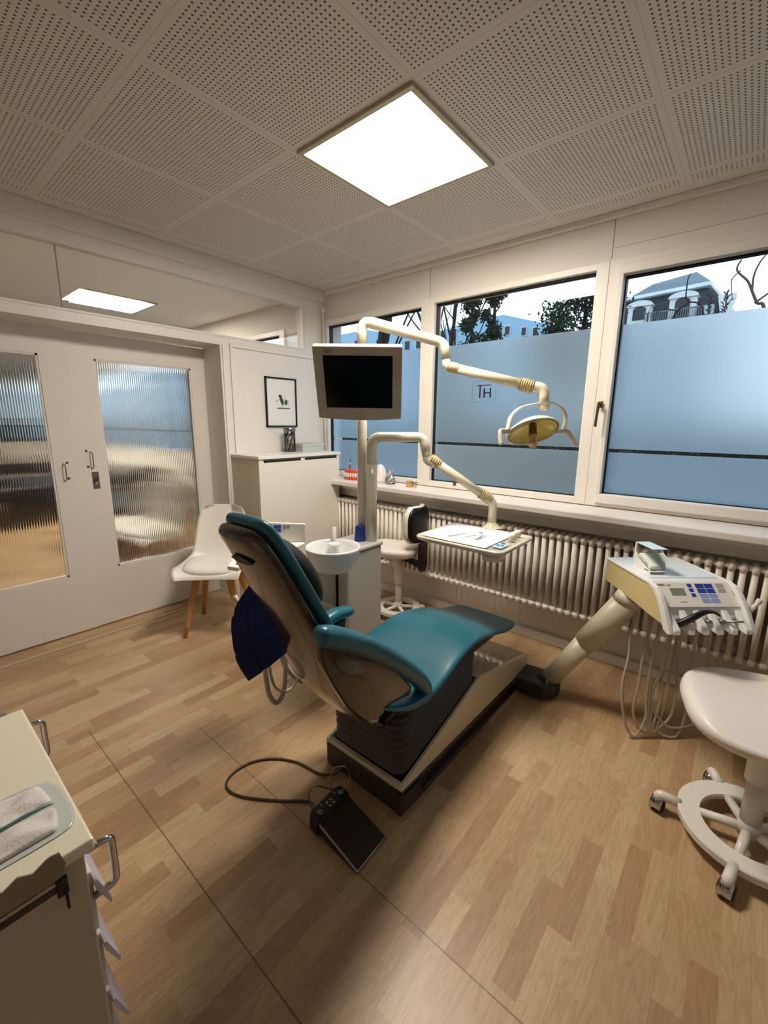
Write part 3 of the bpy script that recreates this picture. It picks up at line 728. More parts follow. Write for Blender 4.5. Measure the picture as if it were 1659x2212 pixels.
# stub handle at the right
sh = MB().tube([U3(WD-.005, .43, .70), U3(WD+.03, .425, .725), U3(WD+.045, .42, .74)], [.012, .009, .007], 12)
sh.tube([U3(WD+.045, .42, .738), U3(WD+.056, .418, .750)], .011, 12, smooth_path=False); sh.build('console_grip', plast, du)
# hoses
HS = dict(a=[(-0.293, 2.217, 0.66), (-0.309, 2.177, 0.489), (-0.302, 2.152, 0.371), (-0.306, 2.112, 0.235), (-0.274, 2.095, 0.077), (-0.236, 2.107, 0.012), (-0.213, 2.135, 0.046), (-0.2, 2.174, 0.136), (-0.215, 2.209, 0.313), (-0.204, 2.20, 0.48), (-0.16, 2.10, 0.64)],
 b=[(-0.256, 2.24, 0.67), (-0.245, 2.223, 0.46), (-0.251, 2.194, 0.372), (-0.248, 2.165, 0.254), (-0.252, 2.129, 0.136), (-0.225, 2.13, 0.054), (-0.184, 2.157, 0.025), (-0.15, 2.191, 0.049), (-0.113, 2.239, 0.108), (-0.109, 2.264, 0.226), (-0.124, 2.26, 0.403), (-0.11, 2.14, 0.64)],
 c=[(-0.228, 2.257, 0.67), (-0.245, 2.223, 0.46), (-0.23, 2.22, 0.401), (-0.211, 2.204, 0.284), (-0.195, 2.169, 0.107), (-0.182, 2.16, 0.031), (-0.172, 2.179, 0.072), (-0.162, 2.213, 0.166), (-0.169, 2.24, 0.343), (-0.14, 2.13, 0.63)],
 d=[(-0.191, 2.28, 0.66), (-0.214, 2.242, 0.431), (-0.216, 2.2, 0.284), (-0.206, 2.168, 0.136), (-0.184, 2.158, 0.036), (-0.186, 2.177, 0.107), (-0.194, 2.203, 0.225), (-0.171, 2.23, 0.343), (-0.16, 2.12, 0.63)],
 e=[(-0.181, 2.286, 0.66), (-0.169, 2.256, 0.343), (-0.194, 2.203, 0.225), (-0.195, 2.186, 0.166), (-0.163, 2.196, 0.107), (-0.114, 2.223, 0.055), (-0.059, 2.27, 0.056), (-0.018, 2.313, 0.086), (-0.01, 2.34, 0.227), (-0.02, 2.30, 0.43), (-.02, 2.2, .64)],
 g=[(-0.138, 2.32, 0.66), (-0.144, 2.229, 0.167), (-0.155, 2.187, 0.049), (-0.112, 2.212, 0.010), (-0.077, 2.245, 0.02), (-0.062, 2.282, 0.109), (-0.069, 2.30, 0.285), (-0.07, 2.19, 0.64)])
for k, v in HS.items(): MB().tube(v, .0062, 10).build('instrument_hose', hosem, du)
MB().lathe([(0, 0), (.011, 0), (.011, .02), (0, .02)], (-.293, 2.217, .655), seg=14).build('hose_collar', blackm, du)
# handpieces resting in the rack
hp = solo('curing_light', MB().tube([U3(.048, .435, .655), U3(.058, .462, .672), U3(.10, .475, .705), U3(.145, .468, .722), U3(.19, .46, .718), U3(.222, .455, .700)], [.015, .0145, .013, .010, .006, .0045], 14), blackm, 'black curved handpiece leaning across the console rack', 'dental instrument')
hpm = mat('handpiece_grey', '#8d8a86', .3, metal=.5)
def hpiece(i, name, lab, m_, L=.03, r=.008, head=False):
    a = xs[i]+tw+gap/2; A = U3(a, .43, .665); dr = (ud*.8+uw*.25+V((0, 0, .35))).normalized()
    q = MB().tube([A-dr*.02, A, A+dr*L*.5, A+dr*L], [r, r, r*.8, r*.55], 14, smooth_path=False)
    if head: q.tube([A+dr*L, A+dr*(L+.028)+uw*.012, A+dr*(L+.04)+uw*.03], [.006, .005, .004], 10)
    return solo(name, q, m_, lab, 'dental instrument')
hpiece(1, 'scaler_handpiece', 'small dark tipped handpiece in the second rack slot', blackm, .022, .006)
hpiece(2, 'turbine_handpiece', 'grey handpiece in the middle rack slot', hpm, .035, .010)
hpiece(3, 'motor_handpiece', 'long grey handpiece with thin nozzle in the fourth rack slot', hpm, .035, .012, True)
hpiece(4, 'air_syringe', 'black handpiece end in the rightmost rack slot', blackm, .012, .009)
# acrylic dispenser on the console
ad = thing('acrylic_dispenser', 'clear acrylic box with white side panel on the console top', 'dispenser', tuple(U3(.10, .17, .802)), math.atan2(uw.y, uw.x))
acr = thin_glass('acrylic', (.93, .97, .96), 1.4)
AO = U3(.055, .13, .802)
def A3(a, d, z): return AO+uw*a+ud*d+V((0, 0, z))
bx = MB()
a1, d1_, h1 = .062, .125, .11
vs = [A3(0, 0, 0), A3(a1, 0, 0), A3(a1, d1_, 0), A3(0, d1_, 0), A3(0, 0, h1), A3(a1, 0, h1), A3(a1, d1_, h1), A3(0, d1_, h1)]
bx.add(vs, [(1, 2, 6, 5), (2, 3, 7, 6), (0, 1, 5, 4)], False); bx.build('acrylic_cover', acr, ad)
MB().add([A3(0, 0, h1), A3(a1, 0, h1), A3(a1, d1_, h1), A3(0, d1_, h1), A3(0, 0, h1+.003), A3(a1, 0, h1+.003), A3(a1, d1_, h1+.003), A3(0, d1_, h1+.003)], [(0, 1, 2, 3), (4, 7, 6, 5), (0, 4, 5, 1), (1, 5, 6, 2), (2, 6, 7, 3), (3, 7, 4, 0)], False).build('cover_top', mat('pale_acrylic', '#d8eef4', .1, coat=.5), ad)
sp_ = MB()
curve = [(0, 0), (0, h1), (.008, h1), (.010, .07), (.03, .045), (.06, .03), (.10, .018), (d1_, .012), (d1_, 0)]
sp_.prism([(a, b_) for a, b_ in curve], lambda u, v, w_: A3(w_, u, v), -.002, .004, 0)
sp_.prism([(0, 0), (d1_, 0), (d1_, .01), (0, .01)], lambda u, v, w_: A3(w_, u, v), 0, a1, 0)
sp_.build('side_panel', mat('white_card', '#efece4', .5), ad)
rl = MB()
for k in range(7):
    q = A3(.032, .028+.012*k, .055-.005*k); rl.lathe([(.006, -.024), (.012, -.024), (.012, .024), (.006, .024)], q, uw, 14)
rl.build('cotton_roll', mat('mottled_paper', '#dfe3d8', .8, var=.3, scale=160), ad)
MB().prism([(.085, .010), (.112, .010), (.112, .014), (.085, .014)], lambda u, v, w_: A3(w_, u, v), -.0026, -.0021).build('printed_mark', dtx, ad)

# ================================================================== WATER UNIT, BOWL
wu = thing('cuspidor_unit', 'tall narrow cabinet with white bowl and two cream poles', 'dental unit', (-1.66, 1.68, 0))
cab_m = mat('light_grey_cabinet', '#d6d5ce', .3)
MB().box((-1.78, 1.545, .02), (-1.552, 1.832, .742), .012, 3).build('unit_cabinet', cab_m, wu)
MB().box((-1.79, 1.48, .748), (-1.546, 1.838, .770), .008, 3).build('unit_top', plast, wu)
MB().box((-1.775, 1.535, .740), (-1.558, 1.826, .750)).build('shadow_gap', blackm, wu)
MB().box((-1.70, 1.40, .02), (-1.63, 1.56, .742), .006).build('front_column', MATS['light_grey_cabinet'], wu)
MB().box((-1.640, 1.535, .02), (-1.62, 1.56, .74)).build('column_gap', blackm, wu)
# bowl
bc = V((-1.520, 1.416, .702)); 
prof = [(.0, 0), (.05, .001), (.085, .012), (.112, .038), (.128, .075), (.136, .108), (.138, .118), (.134, .124), (.126, .121), (.118, .105), (.105, .07), (.085, .045), (.05, .03), (.02, .026), (0, .026)]
prof = [(a, b_*1.1) for a, b_ in prof]
ceramic = mat('bowl_ceramic', '#e6e9e8', .08, coat=.6)
MB().lathe(prof, bc, seg=48, cap=False).build('spittoon_bowl', ceramic, wu)
MB().box((-1.60, 1.40, .715), (-1.57, 1.56, .745), .004).build('bowl_bracket', dark, wu)
MB().lathe([(0, 0), (.035, 0), (.037, .006), (.022, .010), (0, .010)], (-1.575, 1.475, .822), seg=24).build('flush_spout', ceramic, wu)
MB().tube([(-1.60, 1.50, .77), (-1.60, 1.50, .905)], .010, 12, smooth_path=False).build('cup_filler', plast, wu)
cp = MB().lathe([(.0, 0), (.033, 0), (.034, .004), (.027, .082), (.024, .088), (0, .089)], (-1.655, 1.755, .7705), seg=28)
cpo = solo('drinking_cup', cp, mat('blue_plastic', '#18349c', .25, coat=.3), 'dark blue plastic cup upside down beside the poles', 'cup')
# poles
polem = mat('pole_cream', '#d6cfb8', .2, coat=.5)
MB().tube([(-1.675, 1.795, .77), (-1.675, 1.795, 1.83)], .0275, 28, smooth_path=False).build('pole', polem, wu)
MB().tube([(-1.60, 1.795, .77), (-1.60, 1.795, 1.215)], .0285, 28, smooth_path=False).build('pole', polem, wu)
MB().box((-1.64, 1.80, .85), (-1.632, 1.805, 1.13)).build('cable_cover', plast, wu)

# bellows sleeve helper
def sleeve(m, a, b_, r, n=8, amp=.0035):
    a, b_ = V(a), V(b_); K = n*4; ax = (b_-a).normalized(); L = (b_-a).length
    prof = []
    for i in range(K+1):
        t = i/K; e = math.sin(PI*min(1, max(0, t)))**.35 if 0 < t < 1 else .75
        prof.append((r*(.82+.18*e)+amp*math.cos(2*PI*n*t), L*t))
    prof = [(0.001, 0)]+prof+[(0.001, L)]
    m.lathe(prof, a, ax, 28, cap=True)
# tray arm
ta = thing('tray_arm', 'jointed cream arm carrying the small white tray table', 'tray table', (-1.60, 1.795, 1.215))
m = MB().tube(filletpath([(-1.60, 1.795, 1.217), (-1.60, 1.795, 1.360), (-1.377, 1.968, 1.364), (-1.357, 1.974, 1.262)], [.05, .035], 7), [.0285]*1+[.0285]*8+[.0265]*8+[.024], 24, smooth_path=False)
m.build('upper_arm', polem, ta)
m = MB().tube(filletpath([(-1.357, 1.974, 1.27), (-1.356, 1.974, 1.235), (-1.32, 2.003, 1.215)], .022, 6), .0225, 20, smooth_path=False); m.build('elbow', polem, ta)
A_, B_ = V((-1.331, 1.998, 1.24)), V((-1.10, 2.19, 1.04))
dr = (B_-A_).normalized()
m = MB(); sleeve(m, A_-dr*.015, A_+dr*.04, .029, 4, .002); m.build('rubber_sleeve', cream2, ta)
MB().tube([A_+dr*.02, B_], .0235, 24, smooth_path=False).build('spring_arm', cream, ta)
m = MB(); sleeve(m, B_-dr*.03, B_+dr*.03, .030, 5, .003); m.build('rubber_sleeve', cream2, ta)
m = MB().tube(filletpath([B_+dr*.01, (-1.062, 2.215, 1.005), (-1.062, 2.215, .875)], .04, 8), .0245, 24, smooth_path=False); m.lathe([(.0245, .0), (.03, -.012), (.045, -.026), (.055, -.03)], (-1.062, 2.215, .895), seg=24, cap=False); m.build('tray_neck', cream, ta)
MB().lathe([(0, -.008), (.008, -.008), (.010, 0), (.008, .008), (.003, .012), (.003, .03), (0, .03)], (A_+dr*.15)-V((.0, 0, .052)), (0, 0, 1), 14).build('brake_knob', alu, ta)
# tray body: rounded tray with raised rim
def rrect(cx, cy, hx, hy, r, z, n=6):
    o = []
    for (sx, sy, a0) in ((1, 1, 0), (-1, 1, 90), (-1, -1, 180), (1, -1, 270)):
        for k in range(n):
            a = math.radians(a0+k*90/(n-1)); o.append(V((cx+sx*(hx-r)+r*math.cos(a), cy+sy*(hy-r)+r*math.sin(a), z)))
    return o
tx, ty = -1.04, 1.972
T_ = [(.228, .185, .03, .838), (.240, .197, .035, .846), (.246, .203, .04, .858), (.242, .199, .036, .866), (.234, .191, .03, .866), (.230, .187, .028, .859), (.01, .01, .005, .859)]
m = MB().loft([rrect(tx, ty, *q) for q in T_]); m.build('tray_top', polem, ta)
MB().loft([rrect(tx+.175, ty-.13, *q) for q in ((.02, .02, .015, .800), (.045, .045, .03, .806), (.055, .055, .04, .84))]).build('tray_hub', polem, ta)
# flat white insert tray
it = MB().loft([rrect(tx-.035, ty+.002, *q) for q in ((.18, .165, .01, .860), (.186, .172, .012, .864), (.183, .169, .01, .8665), (.178, .164, .008, .8655), (.172, .158, .008, .863), (.01, .01, .004, .863))])
solo('instrument_tray', it, mat('tray_white', '#eceef0', .25), 'flat white tray insert on the tray table', 'tray')
st_ = thing('printed_sticker', 'pale blue printed card at the right end of tray table', 'card', (-.853, 1.90, .86))
MB().box((-.878, 1.84, .8662), (-.828, 1.935, .8675), .002).build('card', mat('card_blue', '#a9c9ec', .4), st_)
MB().lathe([(.010, 0), (.017, 0), (.017, .0006), (.010, .0006)], (-.855, 1.885, .8676), seg=20, cap=False).build('ring_print', mat('dark_blue_print', '#24406e', .5), st_)
MB().box((-.865, 1.915, .8676), (-.845, 1.93, .8682)).build('bar_print', dtx, st_)
def inst(name, lab, pts, rs, head=None):
    m = MB().tube(pts, rs, 10, smooth_path=False)
    if head: m.lathe([(0, 0), (.011, 0), (.0115, .001), (.011, .002), (0, .002)], head, (.2, -.3, 1), 20)
    return solo(name, m, mat('bright_steel', '#b9b9bb', .45, metal=.8), lab, 'dental instrument')
inst('dental_probe', 'leftmost slim steel probe on the white tray', [(-1.136, 1.872, .868), (-1.10, 1.955, .868), (-1.085, 1.995, .869), (-1.07, 2.02, .871)], [.0028, .0026, .001, .0006])
inst('mouth_mirror', 'round headed mouth mirror on the white tray', [(-1.064, 1.897, .868), (-1.030, 1.975, .869)], [.002, .0015], (-1.017, 1.995, .878))
tw_ = MB().tube([(-.996, 1.897, .868), (-.996, 1.96, .871), (-1.0, 2.025, .868)], [.002, .0022, .0006], 8); tw_.tube([(-.996, 1.897, .868), (-.989, 1.96, .868), (-.985, 2.02, .868)], [.002, .0022, .0006], 8)
solo('tweezers', tw_, MATS['bright_steel'], 'steel tweezers on the right of the white tray', 'dental instrument')
def jar(x, y, lab):
    t = thing('material_jar', lab, 'jar', (x, y, .8665), 0, 'small white jars on the tray table')
    MB().lathe([(0, 0), (.015, 0), (.016, .003), (.016, .018), (0, .018)], (x, y, .8665), seg=22).build('jar_body', mat('jar_glass', '#cdbfae', .3), t)
    MB().lathe([(0, 0), (.0165, 0), (.017, .002), (.0165, .014), (.012, .016), (0, .016)], (x, y, .8845), seg=22).build('jar_lid', plast, t)
jar(-.853, 2.01, 'white lidded jar nearest the printed card'); jar(-.860, 2.055, 'middle one of the three white lidded jars'); jar(-.862, 2.105, 'white lidded jar at the back of the row')

# ================================================================== MONITOR
mo = thing('monitor', 'grey flat monitor with black screen tilted down on the pole', 'monitor', (-1.66, 1.78, 1.5))
u = V((.795, .607, -.007)).normalized(); v = V((.264, -.335, .904)).normalized(); n_ = u.cross(v)
if n_.dot(V((0, 0, CAMZ))-V((-1.626, 1.715, 1.633))) < 0: n_ = -n_
mc = V((-1.553, 1.638, 1.624))
def M3d(a, b_, c=0): return mc+u*a+v*b_+n_*c
w2_, h2_ = .218, .190
pts = [(-w2_, h2_), (w2_, h2_), (w2_, -h2_+.008)]
for k in range(1, 8): pts.append((w2_-2*w2_*k/8, -h2_+.008-.012*math.sin(PI*k/8)))
pts.append((-w2_, -h2_+.008))
mon_m = mat('monitor_grey', '#a39d8e', .5)
MB().prism(pts, lambda a, b_, c: M3d(a, b_, c), -.045, 0, .006, 3).build('monitor_case', mon_m, mo)
MB().prism([(-.05, -.08), (.05, -.08), (.05, .08), (-.05, .08)], lambda a, b_, c: M3d(a, b_, c), -.115, -.044, .01).build('rear_mount', mon_m, mo)
MB().prism([(-.170, -.122), (.171, -.122), (.171, .145), (-.170, .145)], lambda a, b_, c: M3d(a, b_, c), -.006, .0012).build('screen', mat('screen_black', '#010101', .18, spec=.15), mo)
MB().prism([(-.163, .158), (-.123, .158), (-.123, .172), (-.163, .172)], lambda a, b_, c: M3d(a, b_, c), 0, .0012).build('name_plate', mat('plate_brown', '#6d5a36', .4), mo)
nl = MB()
for a0, b0, a1, b1 in ((-.159, .161, -.157, .169), (-.154, .161, -.147, .1625), (-.154, .1675, -.147, .169), (-.154, .161, -.1525, .169), (-.144, .161, -.137, .1625), (-.144, .1675, -.137, .169), (-.1385, .161, -.137, .169), (-.134, .161, -.132, .169), (-.130, .161, -.128, .169)):
    nl.prism([(a0, b0), (a1, b0), (a1, b1), (a0, b1)], lambda a, b_, c: M3d(a, b_, c), .001, .0016)
nl.build('name_lettering', mat('plate_print', '#c9bfa4', .5), mo)
for a, b_ in ((0, -.150), (0, -.172), (-.017, -.161), (.017, -.161), (.085, -.161)): MB().lathe([(0, 0), (.0055, 0), (.005, .0012), (0, .0016)], M3d(a, b_, 0), n_, 14).build('button', mat('monitor_button', '#928c7c', .5), mo)

# ================================================================== OPERATING LAMP
la = thing('operating_lamp', 'cream jointed arm with oval yellow reflector lamp', 'dental lamp', (-1.675, 1.795, 1.83))
MB().tube(filletpath([(-1.675, 1.795, 1.825), (-1.675, 1.795, 1.972), (-1.304, 2.03, 1.852), (-1.284, 2.023, 1.765)], [.055, .04], 8), [.0275]*9+[.030]+[.0265]*8+[.023]*2, 26, smooth_path=False).build('upper_arm', polem, la)
MB().tube(filletpath([(-1.284, 2.023, 1.768), (-1.282, 2.022, 1.735), (-1.24, 2.032, 1.718)], .022, 6), .0215, 20, smooth_path=False).build('elbow', polem, la)
A_, B_ = V((-1.255, 2.025, 1.727)), V((-.885, 2.14, 1.625)); dr = (B_-A_).normalized()
m = MB(); sleeve(m, A_-dr*.012, A_+dr*.045, .027, 3, .001); m.build('rubber_sleeve', cream2, la)
MB().tube([A_+dr*.02, B_], .0245, 24, smooth_path=False).build('spring_arm', cream, la)
m = MB(); sleeve(m, B_-dr*.035, B_+dr*.03, .032, 6, .0028); m.build('rubber_sleeve', cream2, la)
MB().tube(filletpath([B_+dr*.015, (-.806, 2.164, 1.612), (-.797, 2.156, 1.53)], .045, 8), .026, 24, smooth_path=False).build('lamp_neck', polem, la)
MB().tube([(-.797, 2.156, 1.548), (-.797, 2.156, 1.505)], [.0225, .0245], 24, smooth_path=False).build('neck_collar', polem, la)
# yoke: arched band
LU = V((.60, .80, 0)).normalized()
lc = V((-.835, 2.094, 1.417))
def band(pts, wv, th, name, m_):
    P, _ = catmull([V(p) for p in pts], [0]*len(pts), 6); rings = []
    for i, p in enumerate(P):
        t = (P[min(len(P)-1, i+1)]-P[max(0, i-1)]).normalized(); wv_ = (V(wv)-t*V(wv).dot(t)).normalized(); nn = t.cross(wv_)
        rings.append(sup(p, wv_, nn, th[0], th[1], 3, 12))
    MB().loft(rings).build(name, m_, la)
L_, R_2 = V((-.905, 1.978, 1.405)), V((-.738, 2.262, 1.405))
ld = (R_2-L_).normalized(); outw = V((ld.y, -ld.x, 0))
top = V((-.783, 2.164, 1.505))
yk = [(-.902, 1.984, 1.410), (-.901, 2.014, 1.476), (-.874, 2.062, 1.518), (-.826, 2.134, 1.537), (-.784, 2.185, 1.545), (-.756, 2.231, 1.528), (-.736, 2.267, 1.5), (-.729, 2.274, 1.457), (-.734, 2.258, 1.410)]
band(yk, outw, (.013, .0045), 'yoke', polem)
# reflector dish (shallow oval) facing down and towards the camera
dn_ = V((.30, -.60, -.74)).normalized()
a1_ = ld; a2_ = dn_.cross(a1_).normalized()
rc = V((-.826, 2.11, 1.405))
rings = []
for s_, z in ((1.0, .0), (1.0, .004), (.97, .004), (.9, -.012), (.7, -.032), (.45, -.044), (.1, -.05), (.02, -.05)):
    rings.append(sup(rc+dn_*(z), a1_, a2_, .132*s_, .100*s_, 2.1, 40))
refm = mat('yellow_reflector', '#e6d873', .12, coat=.6, metal=.0)
MB().loft([rings[i] for i in range(2, 8)], cap=False).build('reflector', refm, la)
rings = []
for s_, z in ((1.0, .006), (1.03, .003), (1.04, -.003), (1.0, -.010), (.75, -.040), (.45, -.054), (.1, -.06), (.02, -.06)):
    rings.append(sup(rc+dn_*z, a1_, a2_, .135*s_, .103*s_, 2.1, 40))
MB().loft(rings, cap=False).build('reflector_back', mat('pale_lamp_shell', '#e9e6cf', .2, coat=.3), la)
MB().tube([tuple(p) for p in sup(rc+dn_*.005, a1_, a2_, .135, .103, 2.1, 40)[20:41]], .006, 8, smooth_path=False).build('front_rail', polem, la)
# bulb holder through the middle
c1, c2 = V((-.842, 2.135, 1.465)), V((-.800, 1.985, 1.330))
c1 = rc-dn_*.055; c2 = rc+dn_*.085
MB().tube([c1-dn_*.012, c1+dn_*.012], .022, 24, smooth_path=False).build('holder_cap', polem, la)
MB().tube([rc-dn_*.04, rc+dn_*.03], .020, 24, smooth_path=False).build('bulb_glass', mat('bulb_amber', '#5a4115', .08, coat=.8, metal=.5), la)
MB().tube([rc+dn_*.03, c2-dn_*.01, c2, c2+dn_*.004], [.0195, .022, .0225, .020], 24, smooth_path=False).build('bulb_holder', mat('holder_tan', '#cbb184', .35), la)
# side handles
for s_, q, tip in ((-1, L_, V((-.905, 1.935, 1.344))), (1, R_2, V((-.674, 2.314, 1.334)))):
    e = q+ld*s_*(.028 if s_ < 0 else .030); e2 = tip
    band([rc+ld*s_*.125, q, e, e+(e2-e)*.3+ld*s_*.006, e2], (0, 0, 1) if s_ > 0 else (0, 0, 1), (.0125, .009), 'side_handle', polem)

# ================================================================== ASSISTANT ELEMENT
ae = thing('assistant_console', 'white holder with blue keys behind the chair back', 'dental unit', (-1.55, 1.3, .6))
ax_ = V((.70, .714, 0)).normalized(); ay_ = V((-.714, .70, 0))
def E3(a, b_, z): return V((-1.668, 1.047, .906))+ax_*a+ay_*b_+V((0, 0, z))
# tall thin keypad panel
pa = MB().prism([(0, 0), (.245, -.012), (.245, .072), (0, .085)], lambda a, b_, c: E3(a, .04+b_*.15-c, b_), 0, .012, .004, 3)
pa.build('keypad_panel', plast, ae)
pa = MB().prism([(-.02, .04), (.245, .04), (.235, .01), (.18, -.10), (.12, -.13), (.05, -.04)], lambda a, b_, c: E3(a, b_, c-.012), -.018, .0, .005, 3)
pa.build('holder_shelf', plast, ae)
def keyp(m_, a0, z0, a1, z1):
    MB().prism([(a0, z0), (a1, z0), (a1, z1), (a0, z1)], lambda a, b_, c: E3(a, .04+b_*.15-c-.012, b_), -.001, .0012).build('key', m_, ae)
for i in range(2):
    for j in range(2):
        keyp(blue_l, .062+.017*i, .038+.017*j, .077+.017*i, .053+.017*j)
        keyp(blue_d, .102+.017*i, .036+.017*j, .117+.017*i, .051+.017*j)
    keyp(mat('grey_blue_button', '#8f95b0', .4), .142+.017*i, .051, .157+.017*i, .066)
MB().tube([E3(.19, -.04, -.03), E3(.19, -.03, -.16)], .012, 12, smooth_path=False).build('holder_stem', cab_m, ae)
MB().tube([E3(.15, -.03, -.15), (-1.60, 1.35, .55), (-1.62, 1.5, .45)], .018, 12).build('support_arm', cab_m, ae)
# left end block with blue oval control
lb = MB().prism([(-1.507, .838), (-1.462, .856), (-1.475, .895), (-1.62, 1.06), (-1.66, 1.05), (-1.69, 1.00)], lambda a, b_, c: V((a, b_, c)), .865, .882, .004, 3); lb.build('end_block', plast, ae)
MB().lathe([(0, 0), (.014, 0), (.012, .003), (0, .004)], (-1.500, .888, .882), seg=20, sx=.8, sy=1.2).build('oval_control', blue_d, ae)
# suction hoses hanging below
for pts, r in (([(-1.40, .80, .80), (-1.31, .845, .60), (-1.30, .850, .50), (-1.30, .862, .40), (-1.30, .895, .345), (-1.30, .93, .38), (-1.30, .945, .50), (-1.34, .98, .66), (-1.5, 1.08, .84)], .0095),
               ([(-1.42, .90, .82), (-1.31, .87, .58), (-1.295, .875, .46), (-1.295, .905, .40), (-1.295, .955, .375), (-1.295, 1.0, .41), (-1.30, 1.035, .50), (-1.34, 1.07, .66), (-1.5, 1.12, .84)], .0062),
               ([(-1.44, .92, .82), (-1.33, .93, .60), (-1.32, .955, .48), (-1.30, 1.0, .40), (-1.30, 1.06, .355), (-1.28, 1.12, .34), (-1.25, 1.2, .34), (-1.25, 1.28, .30)], .011)):
    MB().tube(pts, r, 12).build('suction_hose', hosem, ae)

# blue bib hanging at the back of the chair
bib = MB(); GU, GV = 22, 26
c_tl, c_tr, c_bl, c_br = V((-1.30, .86, .93)), V((-1.17, .84, .80)), V((-1.32, .70, .50)), V((-1.20, .97, .55))
outline = [V((-1.25, .795, .90)), V((-1.25, .714, .833)), V((-1.25, .693, .72)), V((-1.25, .712, .608)), V((-1.25, .747, .535)), V((-1.24, .94, .600)), V((-1.20, .89, .72)), V((-1.20, .83, .84))]
vs = []
L0 = [V((-1.215, .775, .925)), V((-1.24, .735, .865)), V((-1.25, .702, .79)), V((-1.25, .695, .71)), V((-1.25, .708, .63)), V((-1.25, .747, .535))]
L1 = [V((-1.195, .80, .91)), V((-1.20, .84, .84)), V((-1.205, .88, .77)), V((-1.215, .91, .70)), V((-1.22, .93, .64)), V((-1.23, .942, .592))]
LA = catmull(L0, [0]*6, 5)[0]; LB = catmull(L1, [0]*6, 5)[0]; n1 = len(LA)
for i in range(n1):
    for j in range(17):
        t_ = j/16; p = LA[i]*(1-t_)+LB[i]*t_
        p = p+V((.004*math.sin(i*.5+j*.35), 0, 0))
        if i+j//4 in (9, 18): p = p+V((.007, 0, 0))
        if j in (5,): p = p-V((.005, 0, 0))
        vs.append(p)
for i in range(n1):
    for j in range(17): vs.append(vs[i*17+j]-V((.0025, 0, 0)))
N_ = n1*17; fs = []
for i in range(n1-1):
    for j in range(16):
        a = i*17+j; fs += [(a, a+1, a+18, a+17), (N_+a, N_+a+17, N_+a+18, N_+a+1)]
for i in range(n1-1): a = i*17; fs += [(a, a+17, N_+a+17, N_+a), (a+16, N_+a+16, N_+a+33, a+33)]
for j in range(16): fs += [(j, N_+j, N_+j+1, j+1), ((n1-1)*17+j, (n1-1)*17+j+1, N_+(n1-1)*17+j+1, N_+(n1-1)*17+j)]
bib.add(vs, fs, False)
solo('patient_bib', bib, mat('navy_bib', '#10205c', .6), 'navy blue folded bib hanging beside the chair back', 'bib')

# ================================================================== WHITE SHELL CHAIR
def shell_chair(lab, loc, rz, group=None):
    """front faces local -y"""
    t = thing('shell_chair', lab, 'chair', (0, 0, 0), 0, group)
    prof = [(-.235, .425, .20), (-.225, .447, .215), (-.19, .452, .228), (-.10, .437, .235), (0, .432, .235), (.09, .442, .225), (.15, .475, .212), (.185, .54, .200), (.205, .62, .190), (.222, .70, .178), (.235, .77, .160), (.243, .815, .135), (.246, .838, .09)]
    P = catmull([V(p) for p in prof], [0]*len(prof), 4)[0]; NU = 20; top = []; 
    for i, p in enumerate(P):
        tt = i/(len(P)-1); row = []
        nx = P[min(len(P)-1, i+1)]-P[max(0, i-1)]; tn = V((0, nx.x, nx.y)).normalized(); nn = V((0, -tn.z, tn.y))
        for j in range(NU+1):
            s_ = -1+2*j/NU
            curl = .045*abs(s_)**3*(1 if tt < .45 else 1.0)
            q = V((p.z*math.copysign(abs(s_)**.9, s_), p.x, p.y))+nn*curl
            row.append(q)
        top.append(row)
    m = MB(); vs = [q for r in top for q in r]; NN = NU+1
    lo = []
    for i, r in enumerate(top):
        a = P[max(0, i-1)]; c = P[min(len(P)-1, i+1)]; tn = V((0, c.x-a.x, c.y-a.y)).normalized(); nn = V((0, -tn.z, tn.y))
        lo += [q-nn*.012 for q in r]
    K = len(vs); fs = []; R = len(top)
    for i in range(R-1):
        for j in range(NU):
            a = i*NN+j; fs += [(a, a+1, a+NN+1, a+NN), (K+a, K+a+NN, K+a+NN+1, K+a+1)]
    for i in range(R-1): a = i*NN; fs += [(a, a+NN, K+a+NN, K+a), (a+NU, K+a+NU, K+a+NN+NU, a+NN+NU)]
    for j in range(NU): fs += [(j, K+j, K+j+1, j+1), ((R-1)*NN+j, (R-1)*NN+j+1, K+(R-1)*NN+j+1, K+(R-1)*NN+j)]
    m.add(vs+lo, fs, True); m.build('seat_shell', mat('shell_white', '#ece8e0', .35), t)
    rings = []
    for s_, z in ((.86, .438), (.97, .446), (1.0, .460), (.97, .474), (.85, .482), (.5, .484), (.05, .484)):
        rings.append(sup((0, -.045, z), (1, 0, 0), (0, 1, 0), .198*s_, .175*s_, 3.2, 36, lambda a, b_: V((0, 0, .018*abs(a)**3+.010*max(0, b_)))))
    m = MB().loft(rings); m.build('seat_pad', mat('white_leatherette', '#e9e4da', .45), t)
    for sx, sy in ((1, 1), (1, -1), (-1, 1), (-1, -1)):
        a = V((sx*.105, sy*.10-.01, .425)); b_ = V((sx*.190, sy*.190, .0))
        rings = []
        for k in range(5):
            f = k/4; p = a.lerp(b_, f); w_ = .024*(1-f)+.013*f
            rings.append(sup(p, (1, 0, 0), (0, 1, 0), w_*(1.15 if f < .3 else 1), w_*.85, 4, 14))
        MB().loft(rings).build('leg', beech, t)
    m = MB().box((-.12, -.125, .385), (.12, -.10, .42), .005).box((-.12, .08, .385), (.12, .105, .42), .005).box((-.12, -.12, .385), (-.095, .10, .42), .005).box((.095, -.12, .385), (.12, .10, .42), .005)
    m.build('seat_frame', beech, t)
    t.location = loc; t.rotation_euler = (0, 0, rz)
    return t
wc = shell_chair('white shell chair with beech legs before the right sliding door', (-2.747, 1.458, 0), math.radians(45))
